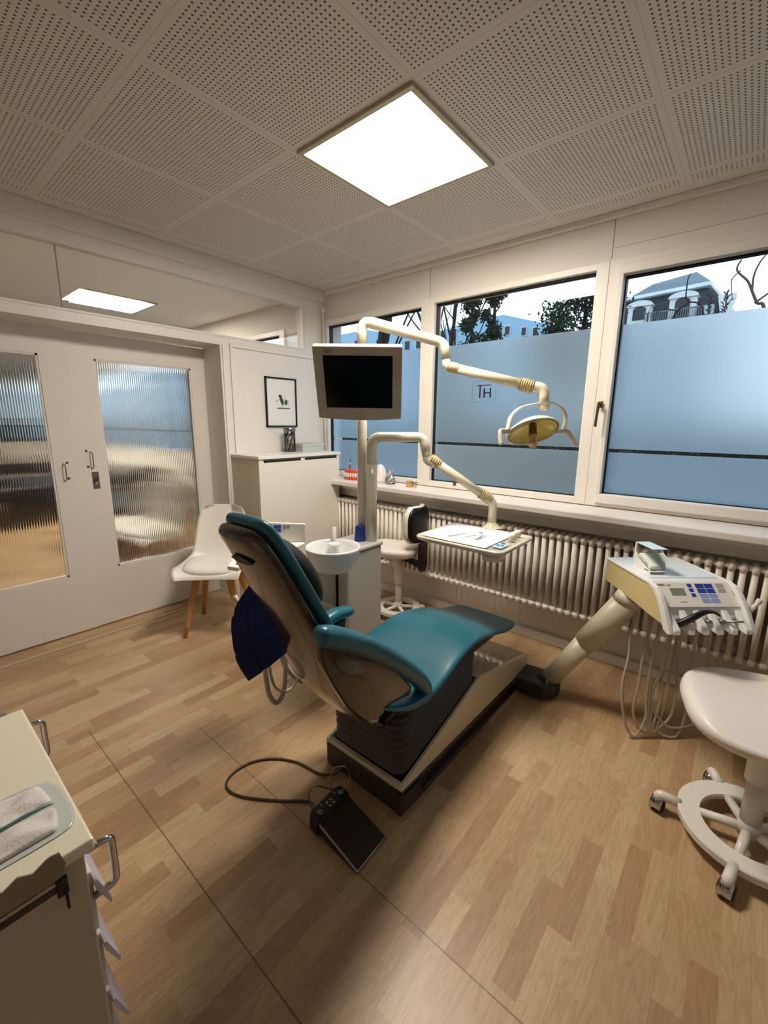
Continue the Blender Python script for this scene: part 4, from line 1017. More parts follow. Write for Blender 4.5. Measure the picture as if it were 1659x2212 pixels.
wc2 = copy_tree(wc); wc2.location = (-3.67, 1.53, 0); wc2.rotation_euler = (0, 0, math.radians(8)); wc2['label'] = 'white shell chair seen blurred behind the right ribbed pane'

# ================================================================== STOOLS
def base5(t, cx, cy, rr, rc_, a0, hcol, sc=1.0):
    m = MB(); prof = []
    R0, R1 = rr*.66, rr
    m.lathe([(R0, .060), (R0+.003, .069), (R1-.004, .071), (R1, .067), (R1, .046), (R1-.004, .042), (R0+.004, .046)], (cx, cy, 0), seg=96, cap=False)
    o = len(m.v); m2 = [(R0+.004, .046), (R0, .058)]; m.lathe(m2, (cx, cy, 0), seg=96, cap=False)
    m.sm = [False]*len(m.sm); m.build('base_ring', plast, t)
    m = MB()
    for k in range(5):
        a = math.radians(a0+72*k); d = V((math.cos(a), math.sin(a), 0)); c = V((cx, cy, .066))
        m.tube([c, c+d*R0*1.02-V((0, 0, .008))], [.017*sc, .014*sc], 14, smooth_path=False)
    m.tube([(cx, cy, .05), (cx, cy, .10)], [.036*sc, .033*sc], 20, smooth_path=False)
    m.build('spoke_hub', plast, t)
    for k in range(5):
        a = math.radians(a0+72*k); d = V((math.cos(a), math.sin(a), 0)); c = V((cx, cy, 0))
        l = MB().tube(filletpath([c+d*(rr-.01)+V((0, 0, .06)), c+d*rc_+V((0, 0, .066)), c+d*(rc_+.004)+V((0, 0, .048))], .012), [.0165*sc]*7+[.015*sc], 14, smooth_path=False)
        l.build('caster_arm', plast, t)
        ct = MB(); sd = V((-d.y, d.x, 0)); q = c+d*(rc_+.004)
        sdd = V((.975, -.22, 0)); q = c+d*(rc_+.001)
        ct.lathe([(0, -.023), (.014, -.023), (.0245, -.020), (.0262, -.010), (.0245, -.002), (.0245, .002), (.0262, .010), (.0245, .020), (.014, .023), (0, .023)], q+V((0, 0, .0264)), sdd, 28)
        w_ = ct.build('caster', blackm, t)
        hd_ = MB(); rings = []
        fw = sdd.cross(V((0, 0, 1)))
        for kk in range(8):
            an = math.radians(-35+kk*30); rings.append([q+V((0, 0, .0264))+fw*math.cos(an)*r_q+V((0, 0, 1))*math.sin(an)*r_q+sdd*x_ for x_, r_q in ((-.019, .0268), (-.019, .0285), (.019, .0285), (.019, .0268))])
        hd_.loft(rings, smooth=True).build('caster_hood', chrome, w_)
rs_ = thing('operator_stool', 'large white saddle stool on round five-caster base at right edge', 'stool', (.178, 1.78, 0))
base5(rs_, .178, 1.78, .207, .264, 116, .4)
MB().tube([(.178, 1.78, .08), (.178, 1.78, .27)], .031, 28, smooth_path=False).build('gas_column', plast, rs_)
MB().tube([(.178, 1.78, .26), (.178, 1.78, .44)], .040, 28, smooth_path=False).build('column_cover', plast, rs_)
seatw = mat('white_vinyl', '#ece4dc', .38, var=.02, scale=6)
def saddle(cx, cy, cz, hx, hy, th, rz=0, dish=.02, n=2.7):
    R = Matrix.Rotation(rz, 3, 'Z'); rings = []
    prof = [(.02, -.5), (.6, -.5), (.86, -.42), (.97, -.2), (1.0, .05), (.985, .25), (.94, .40), (.86, .48), (.72, .5), (.5, .48), (.25, .46), (.02, .45)]
    for s_, z in prof:
        ring = []
        for p in sup((0, 0, 0), (1, 0, 0), (0, 1, 0), hx*s_, hy*s_, n, 48):
            fx = p.x/hx; fy = p.y/hy
            top = 1 if z > .3 else 0
            zz = z*th+top*(dish*(abs(fx)**2.2)*.9-dish*.6)+top*(.3*dish*math.cos(fy*3.2)*(1-abs(fx)))
            ring.append(R @ V((p.x*(1-.10*fy), p.y, 0))+V((cx, cy, cz+zz)))
        rings.append(ring)
    return MB().loft(rings)
saddle(.195, 1.835, .480, .275, .265, .085, math.radians(20), .045).build('seat', seatw, rs_)
bs_ = thing('assistant_stool', 'white round stool with black backrest before the radiator', 'stool', (-1.90, 2.44, 0))
base5(bs_, -1.90, 2.44, .172, .19, 40, .4, .85)
MB().tube([(-1.90, 2.44, .08), (-1.90, 2.44, .26)], .024, 24, smooth_path=False).build('gas_column', plast, bs_)
MB().tube([(-1.90, 2.44, .25), (-1.90, 2.44, .46)], .032, 24, smooth_path=False).build('column_cover', plast, bs_)
saddle(-1.93, 2.42, .520, .185, .165, .085, math.radians(20), .016).build('seat', seatw, bs_)
bd_ = V((.97, .10, 0)).normalized(); bt = V((-bd_.y, bd_.x, 0))
def BS(a, b_, z): return V((-1.90, 2.44, 0))+bd_*a+bt*b_+V((0, 0, z))
def pad(off0, off1, hw, z0, z1, curve, seg=12):
    rings = []
    for k in range(seg+1):
        f = k/seg; z = z0+(z1-z0)*f; e = (1-abs(2*f-1)**3.5)**.32 if 0 < f < 1 else .55
        ring = []
        for j in range(9): s_ = -1+j/4; ring.append(BS(off0-curve*s_*s_, s_*hw*e, z))
        for j in range(9): s_ = 1-j/4; ring.append(BS(off1-curve*s_*s_, s_*hw*e, z))
        rings.append(ring)
    return MB().loft(rings)
pad(.155, .185, .150, .60, .865, .035).build('backrest_front', seatw, bs_)
pad(.182, .202, .140, .605, .858, .035).build('backrest_shell', blackf, bs_)
sm_ = MB().prism([(-.05, .60), (.05, .60), (.05, .42), (.03, .385), (-.03, .385), (-.05, .42)], lambda a, b_, c: BS(c, a, b_), .185, .215, .008)
sm_.prism([(-.03, .475), (.20, .45), (.20, .40), (.10, .43), (-.03, .455)], lambda a, b_, c: BS(a, c, b_), -.02, .02, .004)
sm_.build('back_bracket', blackm, bs_)
MB().tube([BS(-.02, 0, .47), BS(-.13, -.02, .43), BS(-.19, -.03, .39)], .008, 10).build('height_lever', blackm, bs_)

# ================================================================== TALL CABINET + ON TOP
tcab = thing('sideboard_cabinet', 'tall white cabinet with black recessed pulls under the picture', 'cabinet', (-2.9, 2.22, 0))
sidem = mat('cabinet_side', '#d9d0ba', .45)
m = MB().box((-3.095, 1.822, .0), (-2.752, 2.63, 1.165)); m.build('carcass', sidem, tcab)
# front with two notches
z1n = 1.158
fr_ = [(1.822, .03), (2.632, .03), (2.632, z1n), (2.605, z1n), (2.60, 1.142), (2.255, 1.142), (2.25, z1n), (2.215, z1n), (2.21, 1.142), (1.865, 1.142), (1.86, z1n), (1.822, z1n)]
MB().prism(fr_, lambda a, b_, c: V((c, a, b_)), -2.750, -2.732, 0).build('front_panel', mat('cabinet_front', '#e6e1d6', .4), tcab)
for a, b_ in ((1.865, 2.21), (2.255, 2.60)):
    MB().box((-2.747, a, 1.140), (-2.729, b_, 1.152), .001).build('recessed_pull', blackm, tcab)
MB().box((-3.097, 1.815, 1.165), (-2.725, 2.645, 1.187), .002).build('cabinet_top', mat('cabinet_top_white', '#e9e6df', .35), tcab)
MB().box((-3.09, 1.83, .0), (-2.755, 2.625, .03)).build('plinth', blackm, tcab)
# jar of tubes
jr = thing('glass_jar', 'glass jar with steel lid holding striped sticks on the cabinet', 'jar', (-2.98, 2.29, 1.187))
jx, jy = -2.98, 2.30
MB().lathe([(.044, .002), (.047, .01), (.047, .160), (.043, .172)], (jx, jy, 1.187), seg=28, cap=False).build('jar_glass', thin_glass('jar_clear', (.9, .88, .88), 1.2), jr)
MB().lathe([(0, 0), (.047, 0), (.046, .004), (0, .004)], (jx, jy, 1.187), seg=28).build('jar_bottom', mat('pinkish_glass', '#b7a6a2', .1), jr)
MB().lathe([(0, 0), (.048, 0), (.050, .004), (.050, .030), (.046, .034), (0, .034)], (jx, jy, 1.359), seg=28).build('jar_lid', steel, jr)
cols = ['#8c4a55', '#b5a58f', '#5b3a3a', '#c9a3a3', '#6a5a50', '#a8b0a8', '#7a3550', '#d0c0b0']
for k in range(12):
    a = k*2.4; r1 = .030*math.sqrt((k+.5)/12)*1.1; a2 = a+1.6
    b0 = V((jx+r1*math.cos(a), jy+r1*math.sin(a), 1.194)); b1 = V((jx+.034*math.cos(a2), jy+.034*math.sin(a2), 1.318+.012*(k % 3)))
    s1 = thing('striped_stick', 'thin coloured stick with dark head standing in the glass jar', 'stick', tuple(b0), 0, 'sticks in the glass jar')
    MB().tube([b0, b1], .0042, 8, smooth_path=False).build('stick_shaft', mat('stick_%d' % (k % 8), cols[k % 8], .5), s1)
    MB().tube([b1, b1+(b1-b0).normalized()*.015], [.008, .006], 8, smooth_path=False).build('stick_head', mat('stick_head_dark', '#2a2220', .5), s1)
# grey box
gbx = thing('storage_box', 'low pale grey lidded box beside the jar on the cabinet', 'box', (-2.98, 2.47, 1.187))
gm_ = mat('pale_grey_box', '#b9bfba', .6, var=.06, scale=60)
MB().box((-3.06, 2.37, 1.187), (-2.90, 2.61, 1.238), .002).build('box_base', gm_, gbx)
MB().box((-3.063, 2.367, 1.232), (-2.897, 2.613, 1.257), .002).build('box_lid', gm_, gbx)
# picture
pc = thing('framed_picture', 'black framed small insect print hanging above the cabinet', 'picture', (PX, 2.315, 1.40))
y0, y1, z0, z1 = 2.155, 2.470, 1.395, 1.800
m = MB(); q = .012
m.box((PX, y0, z0), (PX+.018, y0+q, z1)).box((PX, y1-q, z0), (PX+.018, y1, z1)).box((PX, y0, z0), (PX+.018, y1, z0+q)).box((PX, y0, z1-q), (PX+.018, y1, z1))
m.build('picture_frame', blackm, pc)
MB().box((PX, y0+q, z0+q), (PX+.008, y1-q, z1-q)).build('picture_mount', mat('picture_paper', '#e6e6e2', .6), pc)
xq = PX+.0085; pk = mat('print_ink', '#3d443d', .7); pk2 = mat('print_brown', '#6b6256', .7)
def ell(cy, cz, ry, rz_, rot=0, n=18):
    o = []
    for k in range(n):
        a = 2*PI*k/n; yy = ry*math.cos(a); zz = rz_*math.sin(a); o.append(V((xq, cy+yy*math.cos(rot)-zz*math.sin(rot), cz+yy*math.sin(rot)+zz*math.cos(rot))))
    return o
m = MB()
for e in ((2.318, 1.610, .016, .034, .35), (2.303, 1.648, .018, .014, 0), (2.360, 1.600, .015, .024, -.3)):
    m.add([p+V((.0005, 0, 0)) for p in ell(*e)], [tuple(range(18))], False)
m.tube([(xq, 2.30, 1.625), (xq, 2.262, 1.605), (xq, 2.25, 1.605)], .0018, 5, smooth_path=False); m.tube([(xq, 2.345, 1.60), (xq, 2.348, 1.66)], .0011, 5, smooth_path=False)
for dy in (-.012, .004): m.tube([(xq, 2.318+dy, 1.58), (xq, 2.322+dy, 1.56)], .0015, 5, smooth_path=False)
for k in range(5): m.tube([(xq, 2.37, 1.61-.008*k), (xq, 2.388, 1.617-.010*k)], .0009, 5, smooth_path=False)
m.build('insect_print', pk, pc)
MB().box((PX+.008, 2.268, 1.545), (PX+.0088, 2.40, 1.555)).build('ledge_print', pk2, pc)
# ================================================================== SILL THINGS
den = thing('teeth_model', 'red gum teeth model on the sill left of the poles', 'teeth model', (-2.58, 2.68, .95))
gum = mat('coral_gum', '#d9553f', .35); tooth = mat('tooth_white', '#ece6da', .25)
for zz, s_, n1_ in ((.95, 1, 'lower_gum'), (1.002, -1, 'upper_gum')):
    rings = []
    for k in range(5):
        f = k/4; r_k = .048-.004*f if s_ > 0 else .044+.004*f
        ring = []
        for j in range(20):
            a = PI+PI*j/19; ring.append(V((-2.635+r_k*2.0*math.cos(a), 2.72+r_k*1.7*math.sin(a), zz+.032*f)))
        rings.append(ring)
    MB().loft(rings).build(n1_, gum, den)
for row, z in ((0, .985), (1, 1.000)):
    for j in range(14):
        a = PI+PI*(j+.5)/14; p = V((-2.635+.050*1.9*math.cos(a), 2.72+.047*1.68*math.sin(a), z))
        MB().lathe([(0, -.011), (.007, -.009), (.0085, 0), (.007, .009), (0, .011)], p, (0, 0, 1), 8).build('tooth', tooth, den)
ib = MB().tube([(-2.74, 2.775, .95), (-2.74, 2.775, 1.065)], [.011, .009], 12, smooth_path=False)
ibt = thing('interdental_brush', 'red handled brush with fine tip standing on the sill', 'brush', (-2.74, 2.775, .95))
ib.build('brush_handle', mat('crimson_plastic', '#a81f3c', .3), ibt)
m = MB().tube([(-2.74, 2.775, 1.065), (-2.738, 2.775, 1.085)], [.006, .003], 8, smooth_path=False); m.build('brush_neck', plast, ibt)
MB().tube([(-2.738, 2.775, 1.085), (-2.734, 2.775, 1.115), (-2.728, 2.775, 1.135)], [.0035, .003, .001], 8).build('brush_tip', dtx, ibt)
# tall white tooth figure behind poles
solo('white_statuette', MB().lathe([(0, 0), (.05, 0), (.055, .02), (.05, .06), (.043, .10), (.03, .13), (.012, .15), (0, .152)], (-2.33, 2.72, .95), seg=24, sx=1.1), plast, 'white rounded object on the sill behind the poles', 'ornament')
bgp = thing('plastic_bag', 'small clear bag of white pieces tied with ribbon on sill', 'bag', (-2.21, 2.70, .95))
m = MB(); rings = []
for k, (s_, z) in enumerate(((.3, .0), (.95, .004), (1.05, .03), (.85, .055), (.4, .075), (.22, .085), (.5, .105), (.62, .118))):
    ring = []
    for j in range(22):
        a = 2*PI*j/22; r_j = .042*s_*(1+.08*math.sin(5*a+k)); ring.append(V((-2.205+r_j*1.1*math.cos(a)+(.008 if k > 4 else 0), 2.70+r_j*.8*math.sin(a), .95+z)))
    rings.append(ring)
m.loft(rings, cap=False); m.build('bag_film', thin_glass('bag_clear', (.92, .93, .95), 2.0), bgp)
m = MB()
for k in range(11):
    a = k*2.3; m.lathe([(0, -.007), (.009, -.005), (.0115, 0), (.009, .005), (0, .007)], (-2.205+.024*math.cos(a)*(.4+.06*k), 2.70+.018*math.sin(a), .96+.005*k), (math.sin(k), math.cos(k*2), .8), 10)
tag(m.build('white_pieces', plast, bgp), kind='stuff')
MB().tube([(-2.235, 2.675, 1.005), (-2.20, 2.67, 1.03), (-2.18, 2.672, 1.05)], [.010, .011, .006], 8).build('ribbon', mat('pink_ribbon', '#e3b9b4', .5), bgp)
hj = thing('cast_block', 'small yellow plaster cast in a clear cup on the sill', 'dental cast', (-1.99, 2.67, .95))
rings = []
for s_, z in ((1.08, 0), (1.02, .004), (.80, .012), (.78, .030), (.95, .040), (1.0, .045)):
    rings.append(rrect(-1.995, 2.675, .024*s_, .020*s_, .006, .95+z))
MB().loft(rings).build('cast_body', mat('amber_plaster', '#c99a4b', .35, var=.2, scale=80), hj)
MB().loft([rrect(-1.955, 2.69, *q) for q in ((.016, .014, .006, .951), (.022, .018, .006, .992))], cap=False).build('cup_wall', thin_glass('cup_clear', (.85, .86, .86), 2), hj)
MB().tube([(-1.965, 2.685, .975), (-1.93, 2.68, .993)], .0022, 6, smooth_path=False).build('cup_stirrer', dtx, hj)

# ================================================================== INSTRUMENT CART (left foreground)
ct = thing('tool_trolley', 'cream topped instrument trolley at the lower left corner', 'trolley', (-.92, -.15, 0))
tx0, tx1, ty0, ty1, tz = -1.15, -.685, -.42, .125, .815
ctm = mat('trolley_beige', '#a89a84', .5); 
MB().box((tx0+.01, ty0+.01, .06), (tx1-.004, ty1-.006, tz-.022), .003).build('trolley_body', mat('trolley_grey', '#b5aa97', .5), ct)
MB().box((tx0, ty0, tz-.022), (tx1, ty1+.008, tz), .004).build('trolley_top', mat('trolley_top', '#e6dfc8', .35), ct)
MB().box((tx1-.012, -.36, tz-.060), (tx1-.0005, .085, tz-.036)).build('side_rail', alu, ct)
MB().box((tx1-.010, -.36, tz-.053), (tx1+.0008, .085, tz-.043)).build('rail_groove', dark, ct)
MB().box((tx1-.001, .080, tz-.062), (tx1+.004, .094, tz-.032), .001).tube([(tx1+.003, .09, tz-.05), (tx1+.006, .09, tz-.085)], .002, 6, smooth_path=False).build('side_hook', blackm, ct)
# serrated strip standing along the side edge
pts = [(-.36, tz-.03), (.085, tz-.03), (.095, tz-.012), (.090, tz+.012), (.080, tz+.014)]
y = .075; k = 0
while y > -.36:
    pts.append((y, tz+(.004 if k % 2 else .013))); y -= .016; k += 1
pts.append((-.36, tz+.01))
MB().prism(pts, lambda a, b_, c: V((c, a, b_)), tx1+.0005, tx1+.003).build('serrated_strip', mat('strip_taupe', '#8b7b69', .5), ct)
pts2 = [(ty1+.01, tz-.02)]; pts2 = [(a, b_) for a, b_ in [(-.36, tz-.03), (.11, tz-.03), (.105, tz+.008)]]
y = .10; k = 0
while y > -.36:
    pts2.append((y, tz+(.004 if k % 2 else .012))); y -= .02; k += 1
MB().prism(pts2, lambda a, b_, c: V((c, a, b_)), tx0-.006, tx0-.003).build('serrated_strip', alu, ct)
for x in (tx1-.022, tx0+.022):
    MB().tube(filletpath([(x, ty1, tz-.035), (x, ty1+.034, tz-.035), (x, ty1+.034, tz-.125), (x, ty1, tz-.125)], .012), .0058, 12, smooth_path=False).build('chrome_handle', chrome, ct)
lil = mat('drawer_lilac', '#c6c3cf', .4)
for k in range(5):
    z = tz-.085-.125*k
    dr_ = MB().box((tx0+.03, ty1-.008, z-.115), (tx1-.03, ty1+.004, z), .002).build('drawer', mat('drawer_white', '#d8d4cc', .4), ct)
    MB().prism([(ty1+.003, z-.005), (ty1+.006, z-.004), (ty1+.022, z-.055), (ty1+.020, z-.064), (ty1+.018, z-.058), (ty1+.003, z-.020)], lambda a, b_, c: V((c, a, b_)), tx0+.05, tx1-.012).build('drawer_lip', lil, dr_)
for sx in (tx0+.05, tx1-.05):
    for sy in (ty0+.05, ty1-.05):
        MB().lathe([(0, -.012), (.022, -.012), (.025, -.006), (.025, .006), (.022, .012), (0, .012)], (sx, sy, .0255), (1, 0, 0), 20).tube([(sx, sy, .03), (sx, sy, .065)], .010, 10, smooth_path=False).build('trolley_caster', blackm, ct)
# gauze pack
gp = thing('gauze_pack', 'white folded gauze in a clear bluish pouch on the trolley', 'gauze pack', (-.85, -.02, tz))
def blob(pts, z0, z1, amp, name, m_, sd=1.0):
    n = 12; c = V((sum(p[0] for p in pts)/len(pts), sum(p[1] for p in pts)/len(pts), 0))
    P = catmull([V((p[0], p[1], 0)) for p in pts]+[V((pts[0][0], pts[0][1], 0))], [0]*(len(pts)+1), 4)[0][:-1]
    rings = []
    for s_, z in ((.97, z0), (1.0, z0+(z1-z0)*.4), (.97, z1-.001), (.88, z1), (.7, z1), (.5, z1), (.3, z1), (.1, z1), (.01, z1)):
        ring = []
        for p in P:
            q_ = c+(p-c)*s_; zz = z+(amp*noise.noise(V((q_.x*38*sd, q_.y*26*sd, sd))) if s_ < .96 else 0); ring.append(V((q_.x, q_.y, zz)))
        rings.append(ring)
    MB().loft(rings).build(name, m_, gp)
gz = mat('gauze_white', '#dcd6d2', .85, var=.05, scale=40, bump=.5, bscale=260)
blob([(-.727, .03), (-.727, .095), (-.738, .121), (-.79, .128), (-.862, .114), (-.875, .04), (-.87, -.11), (-.80, -.13), (-.722, -.11)], tz+.0005, tz+.002, .0008, 'pouch_film', mat('pouch_blue', '#c4ccc4', .15, coat=.8))
blob([(-.737, .03), (-.737, .090), (-.738, .098), (-.744, .102), (-.777, .108), (-.785, .106), (-.787, .098), (-.788, .06), (-.785, -.03), (-.785, -.12), (-.735, -.12)], tz+.002, tz+.010, .009, 'gauze_fold', gz)
blob([(-.802, .090), (-.803, .104), (-.812, .108), (-.845, .104), (-.858, .100), (-.860, .088), (-.862, .05), (-.86, -.03), (-.855, -.12), (-.805, -.12), (-.800, .0)], tz+.002, tz+.009, .009, 'gauze_fold', gz, 1.3)
MB().tube([(-.794, .108, tz+.008), (-.795, .075, tz+.011), (-.794, .04, tz+.010), (-.793, -.05, tz+.010)], [.001, .003, .003, .002], 8).build('pouch_seam', mat('pouch_teal', '#5f7d7a', .3), gp)

# ================================================================== NEXT ROOM (seen through ribbed glass)
dk = mat('dark_desk', '#2b2826', .5); 
nd = thing('treatment_couch', 'dark dental chair seen blurred behind the ribbed glass', 'dental chair', (-5.3, 1.3, 0))
MB().box((-5.6, .75, 0), (-5.05, 2.5, .30), .02).build('couch_base', dark, nd)
MB().box((-5.45, 1.3, .10), (-5.15, 1.7, .42), .02).build('couch_column', dark, nd)
MB().box((-5.65, .55, .42), (-5.0, 2.5, .58), .05, 4).build('couch_seat', mat('brown_vinyl', '#1a1512', .5), nd)
MB().prism([(.95, .50), (1.1, .55), (.72, 1.22), (.58, 1.16)], lambda a, b_, c: V((c, a, b_)), -5.6, -5.05, .03, 3).build('couch_back', MATS['brown_vinyl'], nd)
MB().box((-7.4, 2.30, .28), (-5.7, 2.56, .66), .01).build('dark_bench', dk, nd)  # separate dark bench by the windows, added to darken the view through the pane
nk = thing('side_counter', 'pale cabinet run with dark worktop in the next room', 'cabinet', (-7.8, .6, 0))
MB().box((-8.18, -1.8, 0), (-7.65, 2.6, .95)).build('counter_body', mat('counter_cream', '#cfc4ae', .5), nk)
MB().box((-8.19, -1.81, .95), (-7.62, 2.61, .99)).build('worktop', dk, nk)
MB().box((-7.655, -1.8, .0), (-7.645, 2.6, .10)).box((-7.66, -1.8, .20), (-7.64, 2.6, .44)).build('counter_gap', dk, nk)
MB().box((-8.195, -1.8, .99), (-8.15, 2.6, 1.30)).build('splash_back', mat('splash_dark', '#30353a', .3), nk)
wcb = thing('wall_cabinet', 'pale wall cabinet in the next room', 'cabinet', (-8.0, .6, 1.45))
MB().box((-8.19, -1.6, 1.45), (-7.85, 2.3, 2.15), .01).build('cabinet_body', mat('blue_grey_front', '#9fb6c8', .4), wcb)
MB().box((-8.19, -1.6, 1.43), (-7.84, 2.3, 1.45)).build('cabinet_underside', dk, wcb)
dsk = thing('writing_desk', 'low dark desk in the next room behind the left door', 'desk', (-5.2, -.3, 0))
MB().box((-5.7, -1.2, .70), (-4.7, .35, .74), .005).build('desk_top', dk, dsk)
for sx in (-5.65, -4.75):
    for sy in (-1.15, .30): MB().box((sx-.02, sy-.02, 0), (sx+.02, sy+.02, .70)).build('leg', dk, dsk)
MB().box((-5.68, -1.15, .2), (-5.2, .3, .70), .004).build('drawer_block', mat('taupe_front', '#8b7c6c', .5), dsk)
och = thing('desk_chair', 'dark swivel chair blurred behind the right ribbed pane', 'office chair', (-4.45, 1.5, 0))
MB().box((-4.68, 1.22, .42), (-4.22, 1.72, .50), .03, 3).build('seat', blackf, och)
MB().prism([(-4.66, .50), (-4.24, .50), (-4.27, .78), (-4.63, .78)], lambda a, b_, c: V((a, c, b_)), 1.66, 1.71, .015, 2).build('backrest', blackf, och)
MB().tube([(-4.45, 1.47, .08), (-4.45, 1.47, .42)], .03, 14, smooth_path=False).build('gas_column', blackm, och)
for k in range(5):
    a = 1.2566*k; lg_ = MB().tube([(-4.45, 1.47, .10), (-4.45+.26*math.cos(a), 1.47+.26*math.sin(a), .06)], [.022, .014], 10, smooth_path=False); lg_.tube([(-4.45+.26*math.cos(a), 1.455+.26*math.sin(a), .026), (-4.45+.26*math.cos(a), 1.485+.26*math.sin(a), .026)], .025, 12, smooth_path=False)
    lg_.build('leg', blackm, och)
och.location = (-4.15, 1.78, 0); och.scale = (1.25, 1.3, 1.15)
rd2 = copy_tree(rd); rd2.location = (-5.45, 2.655, .29); rd2['label'] = 'white column radiator of the next room'

# ================================================================== OUTSIDE
struct('ground', MB().add([(-70, 3.1, -.6), (40, 3.1, -.6), (40, 80, -.6), (-70, 80, -.6)], [(0, 1, 2, 3)], False), mat('garden_ground', '#3b4234', .9, var=.3, scale=.6), 'dark garden ground outside', 'ground')
slate = mat('slate_roof', '#6f7f84', .7, var=.25, scale=3, bump=.5, bscale=14)
slate2 = mat('slate_wall', '#42484b', .7, var=.2, scale=4)
wh = mat('white_cornice', '#dfe6e8', .5)
mh = thing('mansard_house', 'grey slate mansard house with white dormers beyond right window', 'house', (-3.6, 22, -.6))
# lower walls, mansard slope, cornice, upper roof
MB().box((-5.3, 20.6, -.6), (-1.2, 27, 5.0)).build('house_wall', mat('house_render', '#b9c2c4', .8), mh)
m = MB(); m.add([(-5.4, 20.4, 4.95), (-1.15, 20.4, 4.95), (-1.05, 27, 4.95), (-5.4, 27, 4.95), (-5.4, 20.75, 6.3), (-2.0, 20.75, 6.42), (-2.0, 26.6, 6.4), (-5.4, 26.6, 6.3)], [(0, 1, 5, 4), (1, 2, 6, 5), (2, 3, 7, 6), (3, 0, 4, 7), (4, 5, 6, 7)], False)
m.build('mansard_slope', slate2, mh)
m = MB(); m.add([(-5.5, 20.45, 6.28), (-1.92, 20.45, 6.42), (-1.3, 24.5, 6.05), (-5.5, 24.5, 6.28), (-5.5, 20.45, 6.38), (-1.92, 20.45, 6.55), (-1.3, 24.5, 6.2), (-5.5, 24.5, 6.38)], [(3, 2, 1, 0), (4, 5, 6, 7), (0, 1, 5, 4), (1, 2, 6, 5), (2, 3, 7, 6), (3, 0, 4, 7)], False)
m.build('cornice', wh, mh)
m = MB(); m.add([(-5.5, 20.5, 6.38), (-1.92, 20.5, 6.55), (-1.35, 24.5, 6.2), (-5.5, 27, 6.3), (-4.3, 23.5, 7.55), (-2.75, 23.5, 7.75), (-5.5, 23.5, 7.0)], [(0, 1, 5, 4, 6), (1, 2, 5), (2, 3, 6, 4, 5)], False)
m.build('upper_roof', slate, mh)
def dormer(x, w_, z0_, z1_, y=20.35):
    arch = lambda hw, zt, zb, rr, n=9: [(x-hw, zb), (x+hw, zb), (x+hw, zt-rr)]+[(x+hw*math.cos(PI*k/n), zt-rr+rr*math.sin(PI*k/n)) for k in range(1, n)]+[(x-hw, zt-rr)]
    d = MB().prism(arch(w_, z1_, z0_, .18), lambda a, b_, c: V((a, c, b_)), y-.12, y+.9).build('dormer', wh, mh)
    MB().prism(arch(w_*1.12, z1_+.05, z1_-.16, .19), lambda a, b_, c: V((a, c, b_)), y-.2, y+.9).build('dormer_hood', wh, d)
    MB().prism(arch(w_*.55, z1_-.16, z0_+.12, .14), lambda a, b_, c: V((a, c, b_)), y-.15, y-.11).build('dormer_pane', mat('dark_window', '#2b3338', .15), d)
dormer(-4.06, .40, 5.35, 6.12); dormer(-2.66, .42, 5.2, 6.22)
MB().prism([(-1.62, 5.95), (-1.12, 5.98), (-1.28, 5.25), (-1.38, 5.2), (-1.5, 5.35)], lambda a, b_, c: V((a, c, b_)), 20.2, 20.9).build('gable_return', wh, mh)
m = MB()
for k in range(30):
    x = -3.8+k*.068; m.box((x, 19.9, 5.28), (x+.02, 19.93, 5.60))
m.box((-3.85, 19.89, 5.59), (-1.75, 19.94, 5.63)); m.build('balcony_rail', mat('rail_grey', '#6f7a7d', .5), mh)
MB().box((-1.95, 19.85, 5.3), (-1.68, 20.3, 5.62)).build('planter', mat('planter_pale', '#a9c0c4', .6), mh)
def bldg(name, lab, pts, y, depth, m_, wins, zb=-.6):
    t = thing(name, lab, 'building', (sum(p[0] for p in pts)/len(pts), y, zb))
    poly = [(pts[0][0], zb)]+pts+[(pts[-1][0], zb)]
    MB().prism(poly, lambda a, b_, c: V((a, c, b_)), y, y+depth).build('building_wall', m_, t)
    for (x, z, w_, h_) in wins:
        wn_ = MB().box((x-w_/2-.05, y-.06, z-h_/2-.05), (x+w_/2+.05, y-.02, z+h_/2+.05)).build('window_frame', wh, t)
        MB().box((x-w_/2, y-.09, z-h_/2), (x+w_/2, y-.055, z+h_/2)).build('window_glass', MATS['dark_window'], wn_)
    return t
bl = mat('blue_render', '#9cc3dc', .8, var=.05, scale=.5)
bldg('apartment_block', 'pale blue block with sloping top behind the middle window trees', [(-20.6, 8.3), (-17.6, 8.75), (-14.5, 8.9), (-11.4, 7.9), (-11.4, 7.2)], 30, 10, bl, [(-14.1, 7.8, .35, .55), (-12.9, 7.6, .3, .5), (-12.1, 7.5, .3, .5), (-19.6, 8.0, .6, .8), (-18.5, 8.0, .6, .8)])
bldg('apartment_block', 'pale blue building far left behind the first window', [(-34, 9.6), (-31.3, 9.7), (-28.5, 9.75), (-24.5, 8.9), (-21.2, 8.75)], 31, 8, bl, [(-22.4, 7.9, .5, .7), (-23.6, 7.9, .5, .7), (-26, 8.2, .6, .7), (-29.5, 8.6, .6, .7)])
MB().box((-21.95, 30.85, 7.3), (-21.5, 30.98, 8.0)).build('red_shutter', mat('red_shutter', '#8e2f2a', .6), bpy.data.objects['apartment_block.001'])
